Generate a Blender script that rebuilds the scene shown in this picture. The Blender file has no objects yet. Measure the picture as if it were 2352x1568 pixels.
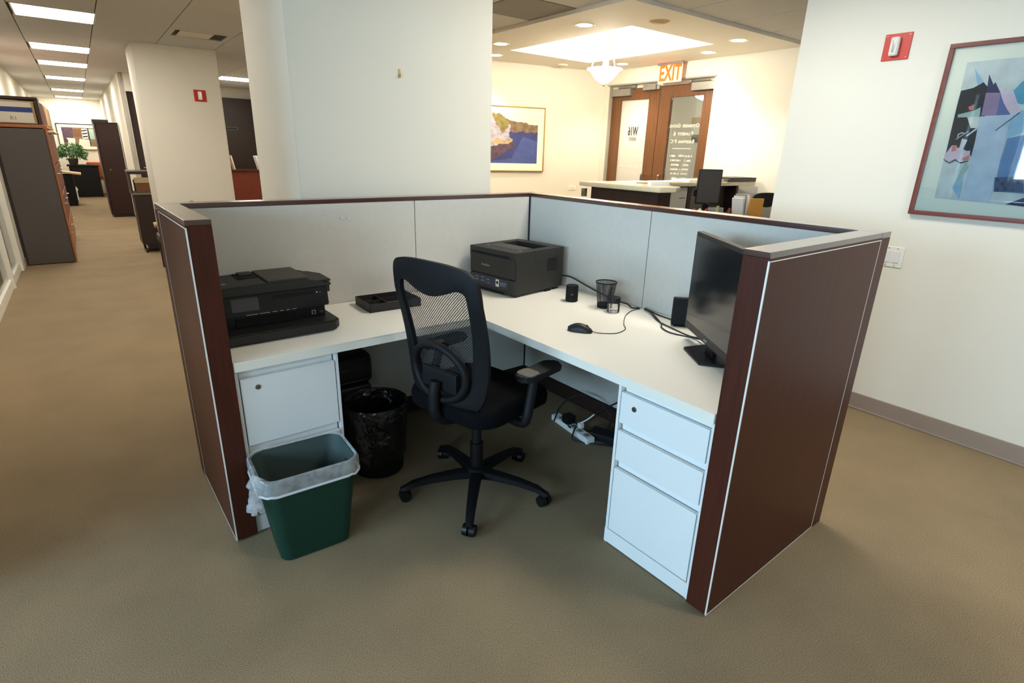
import bpy, bmesh, math, random
from mathutils import Vector, Matrix, noise
random.seed(7)
sc = bpy.context.scene
COL = sc.collection

# ------------------------------------------------------------------ camera
F_PX = 1260.367
CAM = Vector((-2.2507, -2.6427, 1.4871))
YAW, PITCH, ROLL = 0.8901, -0.3331, 0.0281
fw = Vector((math.cos(PITCH)*math.cos(YAW), math.cos(PITCH)*math.sin(YAW), math.sin(PITCH)))
rt0 = fw.cross(Vector((0, 0, 1))).normalized()
up0 = rt0.cross(fw)
rt = rt0*math.cos(ROLL) + up0*math.sin(ROLL)
up = -rt0*math.sin(ROLL) + up0*math.cos(ROLL)
cd = bpy.data.cameras.new('camera'); cam = bpy.data.objects.new('camera', cd); COL.objects.link(cam)
cd.sensor_width = 36.0; cd.lens = F_PX*36.0/2352.0; cd.clip_start = 0.05; cd.clip_end = 100
M = Matrix.Identity(4)
for i in range(3):
    M[i][0] = rt[i]; M[i][1] = up[i]; M[i][2] = -fw[i]; M[i][3] = CAM[i]
cam.matrix_world = M
sc.camera = cam

# building axes are turned 1.75 degrees clockwise from the cubicle's axes
TH = math.radians(1.75); cB, sB = math.cos(TH), math.sin(TH)
def fB(u, v, z=0.0): return Vector((u*cB + v*sB, -u*sB + v*cB, z))
def tB(p): return Vector((p[0]*cB - p[1]*sB, p[0]*sB + p[1]*cB, p[2]))
def ray(px, py): return fw + rt*((px-1176)/F_PX) - up*((py-784)/F_PX)
def atu(px, py, u):                       # pixel -> point on the wall plane u (building axes)
    c = tB(CAM); d = tB(ray(px, py)); return c + d*((u-c.x)/d.x)

# ------------------------------------------------------------------ colour management, world, light
sc.view_settings.view_transform = 'Standard'
sc.view_settings.look = 'None'
sc.view_settings.gamma = 1.0
sc.view_settings.use_curve_mapping = False
sc.view_settings.exposure = 0.35
w = bpy.data.worlds.new('daylight'); sc.world = w; w.use_nodes = True
bgn = w.node_tree.nodes['Background']; bgn.inputs[0].default_value = (0.45, 0.62, 0.95, 1); bgn.inputs[1].default_value = 1.2

TROFFER = 24.0       # radiance of the ceiling troffers
WINDOW_W = 225.0     # power of the sky seen in each office window
DOWN_W = 54.0
PEND_W = 60.0
def area(name, loc, rot, sx, sy, power, col):
    l = bpy.data.lights.new(name, 'AREA'); l.shape = 'RECTANGLE'; l.size = sx; l.size_y = sy
    l.energy = power; l.color = col
    o = bpy.data.objects.new(name, l); COL.objects.link(o); o.location = loc; o.rotation_euler = rot
    return o
WIN_V = [-4.4, -1.28]
for v in WIN_V:      # daylight entering the two windows of the offices
    area('window_left_offscreen', fB(-6.62, v, 1.87), (0, -math.pi/2, -TH), 1.26, 2.2, WINDOW_W, (0.52, 0.76, 1.0))

# ------------------------------------------------------------------ materials
def lin(c):
    return tuple(((x/255)/12.92 if x/255 <= 0.04045 else ((x/255+0.055)/1.055)**2.4) for x in c)
MATS = {}
def mat(name, rgb=(128, 128, 128), rough=0.5, metal=0.0, spec=0.5, var=0.0, vscale=8.0, bump=0.0, bscale=200.0, bdist=0.002,
        emit=None, es=0.0, grain=None, coat=0.0):
    m = bpy.data.materials.new(name); m.use_nodes = True; MATS[name] = m
    nt = m.node_tree; b = nt.nodes['Principled BSDF']
    col = lin(rgb)
    b.inputs['Roughness'].default_value = rough; b.inputs['Metallic'].default_value = metal
    b.inputs['Specular IOR Level'].default_value = spec
    if coat: b.inputs['Coat Weight'].default_value = coat; b.inputs['Coat Roughness'].default_value = 0.25
    b.inputs['Base Color'].default_value = (*col, 1)
    tc = nt.nodes.new('ShaderNodeTexCoord')
    if var or grain:
        n = nt.nodes.new('ShaderNodeTexNoise'); n.inputs['Scale'].default_value = vscale; n.inputs['Detail'].default_value = 6
        mp = nt.nodes.new('ShaderNodeMapping')
        if grain: mp.inputs['Scale'].default_value = grain
        nt.links.new(tc.outputs['Object'], mp.inputs[0]); nt.links.new(mp.outputs[0], n.inputs['Vector'])
        cr = nt.nodes.new('ShaderNodeValToRGB')
        cr.color_ramp.elements[0].position = 0.3; cr.color_ramp.elements[1].position = 0.7
        cr.color_ramp.elements[0].color = (*[c*(1-var) for c in col], 1)
        cr.color_ramp.elements[1].color = (*[min(1, c*(1+var)) for c in col], 1)
        nt.links.new(n.outputs[0], cr.inputs[0]); nt.links.new(cr.outputs[0], b.inputs['Base Color'])
    if bump:
        n2 = nt.nodes.new('ShaderNodeTexNoise'); n2.inputs['Scale'].default_value = bscale; n2.inputs['Detail'].default_value = 3
        nt.links.new(tc.outputs['Object'], n2.inputs['Vector'])
        bp = nt.nodes.new('ShaderNodeBump'); bp.inputs['Strength'].default_value = bump; bp.inputs['Distance'].default_value = bdist
        nt.links.new(n2.outputs[0], bp.inputs['Height']); nt.links.new(bp.outputs[0], b.inputs['Normal'])
    if emit:
        b.inputs['Emission Color'].default_value = (*lin(emit), 1); b.inputs['Emission Strength'].default_value = es
    return m
mat('paint', (229, 223, 208), 0.75, var=0.015, vscale=1.5, bump=0.06, bscale=300)
mat('paint_cream', (229, 223, 208), 0.75, var=0.015, vscale=1.5)
mat('gypsum', (242, 236, 222), 0.8)
mat('tile_acoustic', (208, 206, 202), 0.9, var=0.04, vscale=60, bump=0.15, bscale=400)
mat('tile_gap', (70, 64, 56), 0.9)
mat('mahogany_dark', (44, 19, 14), 0.42, spec=0.4, var=0.13, vscale=6, grain=(14, 14, 0.9))
mat('mahogany', (72, 34, 23), 0.42, spec=0.22, var=0.16, vscale=6, grain=(14, 14, 0.9), bump=0.03, bscale=90)
mat('veneer_brown', (106, 68, 38), 0.4, var=0.2, vscale=5, grain=(10, 10, 0.8))
mat('veneer_red', (112, 44, 20), 0.45, var=0.18, vscale=5, grain=(9, 9, 1))
mat('oak', (160, 96, 52), 0.45, var=0.2, vscale=5, grain=(12, 1, 12))
mat('dark_wood', (46, 30, 24), 0.45, var=0.2, vscale=5, grain=(10, 10, 0.8))
mat('cap_wood', (72, 34, 23), 0.22, spec=0.8, var=0.12, vscale=5, grain=(3, 3, 3), coat=1.0)
mat('silver_trim', (242, 240, 234), 0.35, metal=0.15)
mat('fabric_tile', (205, 201, 192), 0.9, var=0.02, vscale=40, bump=0.2, bscale=900)
mat('laminate_white', (241, 235, 222), 0.45, spec=0.4)
mat('steel_white', (234, 235, 233), 0.4, spec=0.45)
mat('seam_dark', (38, 34, 32), 0.7)
mat('plastic_black', (9, 8, 9), 0.45, spec=0.4)
mat('plastic_matte', (14, 14, 16), 0.6, spec=0.25)
mat('plastic_dark', (25, 23, 21), 0.5, bump=0.05, bscale=700)
mat('plastic_charcoal', (38, 36, 33), 0.55, bump=0.05, bscale=700)
mat('plastic_mid', (62, 58, 52), 0.5)
mat('screen_grey', (66, 66, 68), 0.25)
mat('screen_black', (26, 27, 30), 0.14, spec=0.6)
mat('label_navy', (44, 50, 68), 0.5)
mat('label_white', (225, 225, 225), 0.5)
mat('label_grey', (150, 152, 156), 0.5)
mat('led_blue', (120, 190, 255), 0.4, emit=(90, 170, 255), es=6)
mat('tab_blue', (40, 120, 220), 0.5)
mat('chrome', (200, 200, 200), 0.2, metal=1.0)
mat('lock_metal', (150, 140, 130), 0.3, metal=0.9)
mat('bin_green', (7, 50, 38), 0.5, spec=0.4)
mat('red_plate', (196, 44, 24), 0.4)
mat('clear_lens', (225, 222, 214), 0.12, spec=0.7)
mat('frame_cherry', (110, 44, 22), 0.35, var=0.2, vscale=6, grain=(2, 2, 10))
mat('frame_gold', (196, 160, 96), 0.3, metal=0.6)
mat('frame_black', (28, 22, 20), 0.4)
mat('mat_board', (238, 234, 214), 0.85)
mat('paper_white', (244, 242, 236), 0.8)
mat('paper_pale', (222, 216, 200), 0.8)
mat('vinyl_base', (150, 132, 118), 0.5)
mat('switch_white', (236, 232, 220), 0.4)
mat('door_grey', (160, 156, 148), 0.4)
mat('grey_steel', (78, 72, 68), 0.55)
mat('leaf', (72, 122, 58), 0.5, var=0.3, vscale=12)
mat('pot', (60, 50, 44), 0.6)
mat('orange_uph', (206, 108, 56), 0.7)
mat('beige_box', (196, 168, 132), 0.8)
mat('pink_folder', (168, 132, 116), 0.8)
mat('binder_brown', (52, 34, 26), 0.6)
mat('tan_paper', (186, 158, 116), 0.8)
mat('label_blue', (40, 60, 128), 0.6)
mat('envelope', (232, 166, 76), 0.8)
mat('note_yellow', (232, 222, 160), 0.8)
mat('stone_top', (236, 226, 196), 0.25, var=0.06, vscale=14)
mat('exit_face', (255, 214, 190), 0.3, emit=(255, 150, 105), es=0.4)
mat('exit_ink', (255, 90, 20), 0.4, emit=(255, 84, 16), es=1.0)
mat('vinyl_black', (30, 30, 30), 0.5)
mat('vinyl_pale', (214, 214, 226), 0.5)
mat('vinyl_white', (250, 246, 228), 0.5)
mat('gunmetal', (150, 148, 142), 0.35, metal=0.5)
mat('troffer_lens', (255, 252, 244), 0.4, emit=(255, 249, 237), es=TROFFER)
mat('downlight_lens', (255, 246, 224), 0.4, emit=(255, 232, 190), es=40)
mat('pendant_glass', (255, 246, 224), 0.4, emit=(255, 236, 200), es=9)
mat('lobby_lamp', (255, 246, 224), 0.4, emit=(255, 240, 210), es=9)
mat('shade_grey', (120, 116, 108), 0.6)
mat('soil', (120, 84, 56), 0.9)
mat('red_thing', (170, 40, 36), 0.5)
mat('carpet_far', (178, 160, 124), 0.95)
mat('chair_seat_fabric', (12, 12, 14), 0.9, spec=0.08, bump=0.2, bscale=600)
mat('arm_pad', (92, 88, 82), 0.4)
mat('pad_insert', (112, 106, 94), 0.7)
mat('liner_black', (14, 13, 14), 0.25, spec=0.7, bump=0.8, bscale=11, bdist=0.04)
mat('cable', (16, 16, 18), 0.5)

# carpet: short loop pile, olive-tan with fine light and dark flecks
def carpet():
    m = bpy.data.materials.new('carpet'); m.use_nodes = True; MATS['carpet'] = m
    nt = m.node_tree; b = nt.nodes['Principled BSDF']; b.inputs['Roughness'].default_value = 0.95
    b.inputs['Specular IOR Level'].default_value = 0.1
    tc = nt.nodes.new('ShaderNodeTexCoord')
    n1 = nt.nodes.new('ShaderNodeTexNoise'); n1.inputs['Scale'].default_value = 420; n1.inputs['Detail'].default_value = 4
    n2 = nt.nodes.new('ShaderNodeTexNoise'); n2.inputs['Scale'].default_value = 3.0; n2.inputs['Detail'].default_value = 5
    for n in (n1, n2): nt.links.new(tc.outputs['Object'], n.inputs['Vector'])
    r1 = nt.nodes.new('ShaderNodeValToRGB'); e = r1.color_ramp.elements
    e[0].position = 0.30; e[0].color = (*lin((92, 76, 57)), 1)
    e[1].position = 0.74; e[1].color = (*lin((190, 171, 139)), 1)
    k = e.new(0.5); k.color = (*lin((137, 119, 94)), 1)
    nt.links.new(n1.outputs[0], r1.inputs[0])
    r2 = nt.nodes.new('ShaderNodeValToRGB'); e = r2.color_ramp.elements
    e[0].position = 0.35; e[0].color = (0.92, 0.92, 0.91, 1); e[1].position = 0.65; e[1].color = (1.05, 1.04, 1.02, 1)
    nt.links.new(n2.outputs[0], r2.inputs[0])
    mx = nt.nodes.new('ShaderNodeMix'); mx.data_type = 'RGBA'; mx.blend_type = 'MULTIPLY'; mx.inputs[0].default_value = 1
    nt.links.new(r1.outputs[0], mx.inputs[6]); nt.links.new(r2.outputs[0], mx.inputs[7])
    nt.links.new(mx.outputs[2], b.inputs['Base Color'])
    bp = nt.nodes.new('ShaderNodeBump'); bp.inputs['Strength'].default_value = 0.12; bp.inputs['Distance'].default_value = 0.003
    nt.links.new(n1.outputs[0], bp.inputs['Height']); nt.links.new(bp.outputs[0], b.inputs['Normal'])
carpet()
def glassy(name, tint, transp, rough=0.03, refl=1.0):
    m = bpy.data.materials.new(name); m.use_nodes = True; MATS[name] = m
    nt = m.node_tree; out = nt.nodes['Material Output']; nt.nodes.remove(nt.nodes['Principled BSDF'])
    t = nt.nodes.new('ShaderNodeBsdfTransparent'); t.inputs[0].default_value = (*transp, 1)
    g = nt.nodes.new('ShaderNodeBsdfGlossy'); g.inputs['Roughness'].default_value = rough; g.inputs[0].default_value = (*tint, 1)
    f = nt.nodes.new('ShaderNodeFresnel'); f.inputs[0].default_value = 1.45
    mm = nt.nodes.new('ShaderNodeMath'); mm.operation = 'MULTIPLY'; mm.inputs[1].default_value = refl
    nt.links.new(f.outputs[0], mm.inputs[0])
    mx = nt.nodes.new('ShaderNodeMixShader'); nt.links.new(mm.outputs[0], mx.inputs[0])
    nt.links.new(t.outputs[0], mx.inputs[1]); nt.links.new(g.outputs[0], mx.inputs[2]); nt.links.new(mx.outputs[0], out.inputs[0])
glassy('glass', (1, 1, 1), (0.93, 0.96, 0.96))
glassy('glass_jar', (1, 1, 1), (0.95, 0.96, 0.96), 0.02, 1.3)
glassy('picture_glass', (1, 1, 1), (0.97, 0.98, 0.98), 0.02, 1.6)
def mix_transp(name, rgb, alpha, rough=0.5, spec=0.5, transl=0.0):
    m = bpy.data.materials.new(name); m.use_nodes = True; MATS[name] = m
    nt = m.node_tree; b = nt.nodes['Principled BSDF']; out = nt.nodes['Material Output']
    b.inputs['Base Color'].default_value = (*lin(rgb), 1); b.inputs['Roughness'].default_value = rough
    b.inputs['Specular IOR Level'].default_value = spec
    t = nt.nodes.new('ShaderNodeBsdfTransparent')
    mx = nt.nodes.new('ShaderNodeMixShader'); mx.inputs[0].default_value = alpha
    nt.links.new(t.outputs[0], mx.inputs[1]); nt.links.new(b.outputs[0], mx.inputs[2]); nt.links.new(mx.outputs[0], out.inputs[0])
    return m, nt, mx
mix_transp('frosted', (240, 236, 226), 0.55, 0.4)
mix_transp('clear_plastic', (225, 225, 220), 0.3, 0.15)
def liner_clear():
    m, nt, mx = mix_transp('liner_clear', (222, 223, 225), 0.42, 0.22, 0.6)
    tc = nt.nodes.new('ShaderNodeTexCoord'); n = nt.nodes.new('ShaderNodeTexNoise'); n.inputs['Scale'].default_value = 22; n.inputs['Detail'].default_value = 6
    nt.links.new(tc.outputs['Object'], n.inputs['Vector'])
    bp = nt.nodes.new('ShaderNodeBump'); bp.inputs['Strength'].default_value = 0.5; bp.inputs['Distance'].default_value = 0.01
    nt.links.new(n.outputs[0], bp.inputs['Height']); nt.links.new(bp.outputs[0], nt.nodes['Principled BSDF'].inputs['Normal'])
    r = nt.nodes.new('ShaderNodeMapRange'); r.inputs[1].default_value = 0.35; r.inputs[2].default_value = 0.7
    r.inputs[3].default_value = 0.26; r.inputs[4].default_value = 0.5
    nt.links.new(n.outputs[0], r.inputs[0]); nt.links.new(r.outputs[0], mx.inputs[0])
liner_clear()
mix_transp('liner_inside', (200, 204, 208), 0.11, 0.2, 0.6)
mix_transp('liner_hem', (222, 223, 225), 0.75, 0.3, 0.5)
def netting(name, rgb, scale, fill):      # woven netting: strands with open holes
    m, nt, mx = mix_transp(name, rgb, 1.0, 0.6)
    tc = nt.nodes.new('ShaderNodeTexCoord'); mp = nt.nodes.new('ShaderNodeMapping')
    mp.inputs['Rotation'].default_value = (0, 0, 0)
    nt.links.new(tc.outputs['UV'], mp.inputs[0])
    vs = []
    for a in (math.radians(45), math.radians(-45)):
        mp2 = nt.nodes.new('ShaderNodeMapping'); mp2.inputs['Rotation'].default_value = (0, 0, a)
        nt.links.new(mp.outputs[0], mp2.inputs[0])
        wv = nt.nodes.new('ShaderNodeTexWave'); wv.inputs['Scale'].default_value = scale; wv.wave_profile = 'SIN'
        nt.links.new(mp2.outputs[0], wv.inputs['Vector'])
        gt = nt.nodes.new('ShaderNodeMath'); gt.operation = 'GREATER_THAN'; gt.inputs[1].default_value = fill
        nt.links.new(wv.outputs['Fac'], gt.inputs[0]); vs.append(gt)
    mxm = nt.nodes.new('ShaderNodeMath'); mxm.operation = 'MAXIMUM'
    nt.links.new(vs[0].outputs[0], mxm.inputs[0]); nt.links.new(vs[1].outputs[0], mxm.inputs[1])
    nt.links.new(mxm.outputs[0], mx.inputs[0])
netting('chair_netting', (20, 18, 18), 40, 0.72)
netting('cup_netting', (26, 25, 25), 90, 0.72)

# ------------------------------------------------------------------ geometry helpers
def box(bm, x0, x1, y0, y1, z0, z1, bev=0.0, seg=2, mx=None):
    b2 = bmesh.new()
    bmesh.ops.create_cube(b2, size=1.0)
    for v in b2.verts:
        v.co = Vector((x0+(x1-x0)*(v.co.x+.5), y0+(y1-y0)*(v.co.y+.5), z0+(z1-z0)*(v.co.z+.5)))
    if bev > 0:
        bmesh.ops.bevel(b2, geom=b2.edges[:], offset=min(bev, .49*min(abs(x1-x0), abs(y1-y0), abs(z1-z0))), segments=seg, affect='EDGES', profile=0.5)
    merge(bm, b2, mx); return bm
def merge(bm, b2, mx=None):
    if mx is not None: bmesh.ops.transform(b2, matrix=mx, verts=b2.verts[:])
    me = bpy.data.meshes.new('tmp'); b2.to_mesh(me); b2.free(); bm.from_mesh(me); bpy.data.meshes.remove(me)
def B1(*a, **k): return box(bmesh.new(), *a, **k)
def loft(bm, rings, cap0=True, cap1=True, closed=True):
    vr = [[bm.verts.new(p) for p in r] for r in rings]
    n = len(rings[0])
    for a, b in zip(vr[:-1], vr[1:]):
        for i in range(n if closed else n-1):
            j = (i+1) % n
            bm.faces.new((a[i], a[j], b[j], b[i]))
    if cap0: bm.faces.new(vr[0][::-1])
    if cap1: bm.faces.new(vr[-1])
    return bm
def cyl(bm, p0, p1, r0, r1=None, n=16):
    p0 = Vector(p0); p1 = Vector(p1); r1 = r0 if r1 is None else r1
    d = (p1-p0).normalized(); a = d.orthogonal().normalized(); b = d.cross(a)
    ring = lambda p, r: [p + (a*math.cos(t) + b*math.sin(t))*r for t in [2*math.pi*i/n for i in range(n)]]
    return loft(bm, [ring(p0, r0), ring(p1, r1)])
def lathe(bm, prof, n=32, c=(0, 0, 0), cap0=True, cap1=True, wob=None):
    rings = []
    for r, z in prof:
        rings.append([Vector((c[0] + r*math.cos(t)*(1 if wob is None else wob(t, z)), c[1] + r*math.sin(t)*(1 if wob is None else wob(t, z)), c[2]+z)) for t in [2*math.pi*i/n for i in range(n)]])
    return loft(bm, rings, cap0, cap1)
def catmull(pts, k=8):
    P = [Vector(p) for p in pts]; P = [P[0]*2-P[1]] + P + [P[-1]*2-P[-2]]; out = []
    for i in range(1, len(P)-2):
        for j in range(k):
            t = j/k; a, b, c, d = P[i-1], P[i], P[i+1], P[i+2]
            out.append(0.5*((2*b) + (c-a)*t + (2*a-5*b+4*c-d)*t*t + (3*b-a-3*c+d)*t**3))
    out.append(P[-2]); return out
def tube(bm, pts, r, n=8, smooth=True, k=8, radii=None):
    P = catmull(pts, k) if smooth else [Vector(p) for p in pts]
    rings = []; a = None
    for i, p in enumerate(P):
        d = (P[min(i+1, len(P)-1)] - P[max(i-1, 0)]).normalized()
        if a is None: a = d.orthogonal().normalized()
        a = (a - d*a.dot(d)).normalized(); b = d.cross(a)
        rr = r if radii is None else radii[min(len(radii)-1, int(round(i*(len(radii)-1)/(len(P)-1))))]
        rings.append([p + (a*math.cos(t) + b*math.sin(t))*rr for t in [2*math.pi*q/n for q in range(n)]])
    return loft(bm, rings)
def prism(bm, poly, z0, z1, mx=None, bev=0.0):
    b2 = bmesh.new()
    loft(b2, [[Vector((x, y, z0)) for x, y in poly], [Vector((x, y, z1)) for x, y in poly]])
    if bev: bmesh.ops.bevel(b2, geom=[e for e in b2.edges], offset=bev, segments=2, affect='EDGES')
    merge(bm, b2, mx); return bm
def rrect(w, d, r, n=5):
    out = []
    for cx, cy, a0 in ((w/2-r, d/2-r, 0), (-w/2+r, d/2-r, 90), (-w/2+r, -d/2+r, 180), (w/2-r, -d/2+r, 270)):
        for i in range(n+1):
            t = math.radians(a0 + 90*i/n); out.append((cx+r*math.cos(t), cy+r*math.sin(t)))
    return out
def obj(name, bm, m=None, parent=None, smooth=True, ang=35, rz=None, loc=None):
    bmesh.ops.recalc_face_normals(bm, faces=bm.faces[:])
    me = bpy.data.meshes.new(name); bm.to_mesh(me); bm.free()
    if m:
        for q in (m if isinstance(m, (list, tuple)) else [m]): me.materials.append(MATS[q])
    if smooth:
        me.shade_smooth(); me.set_sharp_from_angle(angle=math.radians(ang))
    o = bpy.data.objects.new(name, me); COL.objects.link(o)
    if smooth: wn = o.modifiers.new('weighted_normal', 'WEIGHTED_NORMAL'); wn.keep_sharp = True
    if parent: o.parent = parent
    if rz is not None: o.rotation_euler.z = rz
    if loc is not None: o.location = loc
    return o
def tag(o, label, cat, group=None):
    o['label'] = label; o['category'] = cat
    if group: o['group'] = group
    return o
def thing(name, label, cat, loc=(0, 0, 0), rz=0.0, group=None):
    o = bpy.data.objects.new(name, None); COL.objects.link(o); o.empty_display_size = 0.1
    o.location = loc; o.rotation_euler = (0, 0, rz); return tag(o, label, cat, group)
def bthing(name, label, cat, u, v, z=0.0, rz=0.0, group=None):     # placed in building axes
    return thing(name, label, cat, fB(u, v, z), rz-TH, group)
def struct(name, bm, m, inB=True, parent=None, smooth=False):
    o = obj(name, bm, m, parent, smooth=smooth)
    if parent is None:
        o['kind'] = 'structure'
        if inB: o.rotation_euler.z = -TH
    return o
def dup(root, loc, rz, label=None, group=None, scale=None):
    r = root.copy(); COL.objects.link(r); r.location = loc; r.rotation_euler = (0, 0, rz)
    if scale: r.scale = scale
    if label: r['label'] = label
    if group: r['group'] = group
    for ch in list(root.children):
        c = ch.copy(); COL.objects.link(c); c.parent = r
        for g in ch.children:
            d = g.copy(); COL.objects.link(d); d.parent = c
    return r
def text(name, s, size, mx, m, parent, ext=0.0006, sx=1.0, align='CENTER', bold=0.0):
    cu = bpy.data.curves.new('txt', 'FONT'); cu.body = s; cu.size = size; cu.extrude = ext; cu.align_x = align; cu.align_y = 'CENTER'
    cu.resolution_u = 3; cu.offset = bold
    to = bpy.data.objects.new('txt', cu); COL.objects.link(to)
    bpy.context.view_layer.update()
    me = bpy.data.meshes.new_from_object(to.evaluated_get(bpy.context.evaluated_depsgraph_get()))
    bpy.data.objects.remove(to); bpy.data.curves.remove(cu)
    me.transform(mx @ Matrix.Scale(sx, 4, (1, 0, 0)))
    me.materials.clear(); me.materials.append(MATS[m]); me.name = name
    o = bpy.data.objects.new(name, me); COL.objects.link(o); o.parent = parent
    return o
def strokes(name, mx, x0, x1, h, m, parent):      # a line of fine print too small to read: a row of thin upright strokes
    bm = bmesh.new(); x = min(x0, x1); e = max(x0, x1); rs = random.Random(int(abs(x0)*1e4)+int(h*1e5))
    while x < e:
        wd = h*rs.uniform(.18, .5); hh_ = h*rs.uniform(.7, 1.0)
        if rs.random() > .14: box(bm, x, min(e, x+wd), -h/2, -h/2+hh_, 0, .0006)
        x += wd + h*rs.uniform(.15, .3)
    return obj(name, bm, m, parent, smooth=False) if mx is None else (lambda o: (setattr(o, 'matrix_local', mx), o)[1])(obj(name, bm, m, parent, smooth=False))
def frame3(o, x, y):          # matrix whose local x,y axes are the given directions
    x = Vector(x).normalized(); y = Vector(y).normalized(); z = x.cross(y)
    m = Matrix.Identity(4)
    for i in range(3): m[i][0] = x[i]; m[i][1] = y[i]; m[i][2] = z[i]; m[i][3] = o[i]
    return m

# ------------------------------------------------------------------ the building (u, v axes)
HC = 2.55; HS = 2.52
struct('floor', B1(-6.6, 3.75, -7, 18.2, -0.06, 0.0), 'carpet')
# suspended ceiling: dark grid plenum, lay-in tiles as parts
bm = B1(-6.6, 1.13, -7, 18.2, HC+0.012, HC+0.08); box(bm, 1.13, 3.75, -7, 0.36, HC+0.012, HC+0.08)
ceiling = struct('ceiling', bm, 'tile_gap')
LIGHT_V = [1.75, 4.02, 6.48, 8.4, 11.0, 14.3, 17.1]
VENT_V = 4.19
ROW2_V = [-3.65, -1.25, 8.35]      # second troffer row, in line with the one lit before the dark service wall
tmesh = {}
def tile(u0, u1, v0, v1):
    w_, d_ = round(u1-u0, 3), round(v1-v0, 3)
    if (w_, d_) not in tmesh:
        b = B1(-w_/2+.004, w_/2-.004, -d_/2+.002, d_/2-.002, 0, 0.014)
        me = bpy.data.meshes.new('ceiling_tile'); b.to_mesh(me); b.free(); me.materials.append(MATS['tile_acoustic']); tmesh[(w_, d_)] = me
    o = bpy.data.objects.new('ceiling_tile', tmesh[(w_, d_)]); COL.objects.link(o); o.parent = ceiling
    o.location = ((u0+u1)/2, (v0+v1)/2, HC)
for k in range(-4, 7):
    u0 = -0.64 + 0.6*k; u1 = u0+0.6
    if u0 < -3.1: continue
    vmax = 18.2 if u1 < 1.0 else 0.36
    if u0 < 1.13 < u1: vmax = 18.2; u1 = 1.13
    cuts = [-7, vmax]
    if k == -3: cuts = sorted([-7, vmax] + [c for l in LIGHT_V for c in (l, l+.6)])
    if k == -1: cuts = sorted([-7, vmax, VENT_V, VENT_V+.6])
    if k == 1: cuts = sorted([-7, vmax] + [c for l in ROW2_V for c in (l, l+.6)])
    if k == 2: cuts = sorted([-7, vmax, 0.9, 1.5])
    for a, b in zip(cuts[:-1], cuts[1:]):
        if k == -3 and any(abs(a-l) < 1e-6 for l in LIGHT_V): continue
        if k == -1 and abs(a-VENT_V) < 1e-6: continue
        if k == 1 and any(abs(a-l) < 1e-6 for l in ROW2_V): continue
        if k == 2 and abs(a-0.9) < 1e-6: continue
        n = max(1, math.ceil((b-a)/1.21-1e-6))
        for i in range(n): tile(u0, u1, a+(b-a)*i/n, a+(b-a)*(i+1)/n)
# reception soffit with a lit square recess
R0, R1, S0, S1 = 1.77, 2.95, 0.92, 2.64
bm = B1(1.13, R0, .36, 3.75, HS, HC+.08); box(bm, R1, 3.75, .36, 3.75, HS, HC+.08)
box(bm, R0, R1, .36, S0, HS, HC+.08); box(bm, R0, R1, S1, 3.75, HS, HC+.08)
sof = struct('ceiling_soffit', bm, 'gypsum')
bm = B1(R0-.03, R0, S0-.03, S1+.03, HC+.08, 2.95); box(bm, R1, R1+.03, S0-.03, S1+.03, HC+.08, 2.95)
box(bm, R0, R1, S0-.03, S0, HC+.08, 2.95); box(bm, R0, R1, S1, S1+.03, HC+.08, 2.95); box(bm, R0-.03, R1+.03, S0-.03, S1+.03, 2.95, 2.98)
struct('recess', bm, 'gypsum', parent=sof)
# walls
struct('wall_right', B1(1.52, 1.64, -7, -.717, 0, HC+.012), 'paint')
bm = B1(1.508, 1.52, -7, -.717, 0.0, 0.1, .003); box(bm, 1.496, 1.51, -7, -.717, 0, .012, .004)
struct('baseboard_right', bm, 'vinyl_base', smooth=True)
bm = B1(3.63, 3.78, -3, 1.33, 0, HS); box(bm, 3.63, 3.78, 2.93, 3.6, 0, HS); box(bm, 3.63, 3.78, 1.33, 2.93, 2.335, HS)
struct('wall_entrance', bm, 'paint_cream')
q = [(3.66, 3.02), (0.95, 3.62), (0.95, 3.74), (3.66, 3.14)]
struct('wall_reception', prism(bmesh.new(), q, 0, HC+.01), 'paint_cream')
struct('wall_side', B1(1.52, 3.75, -3.12, -3, 0, HC+.01), 'paint_cream')
struct('wall_passage', B1(0.95, 1.07, 3.66, 10.5, 0, HC+.01), 'paint_cream')
struct('wall_back', B1(-6.6, 1.6, -7.12, -7, 0, HC+.05), 'paint')
struct('wall_end', B1(-3.1, -1.3, 18.0, 18.2, 0, HC+.05), 'paint_cream')
struct('wall_corridor', B1(-1.44, -1.37, 9.2, 18.2, 0, HC+.01), 'paint_cream')
bm = B1(-1.44, -1.365, 9.2, 9.3, 0, HC+.01); box(bm, -.5, -.3, 9.2, 9.3, 0, HC+.01); box(bm, -1.365, -.5, 9.2, 9.3, 2.27, HC+.01)
struct('wall_facing', bm, 'paint_cream')
struct('wall_service', B1(-.4, 1.07, 10.5, 10.6, 0, HC+.01), 'paint_cream')
struct('wall_service_side', B1(-.42, -.3, 9.3, 10.6, 0, HC+.01), 'paint_cream')
# structural columns clad in plasterboard
struct('wall_column_1', B1(-1.349, -.2386, .082, .84, 0, HC+.012, .004), 'paint')
struct('wall_column_2', B1(-1.487, -.615, 5.48, 6.3, 0, HC+.012, .004), 'paint')
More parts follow.
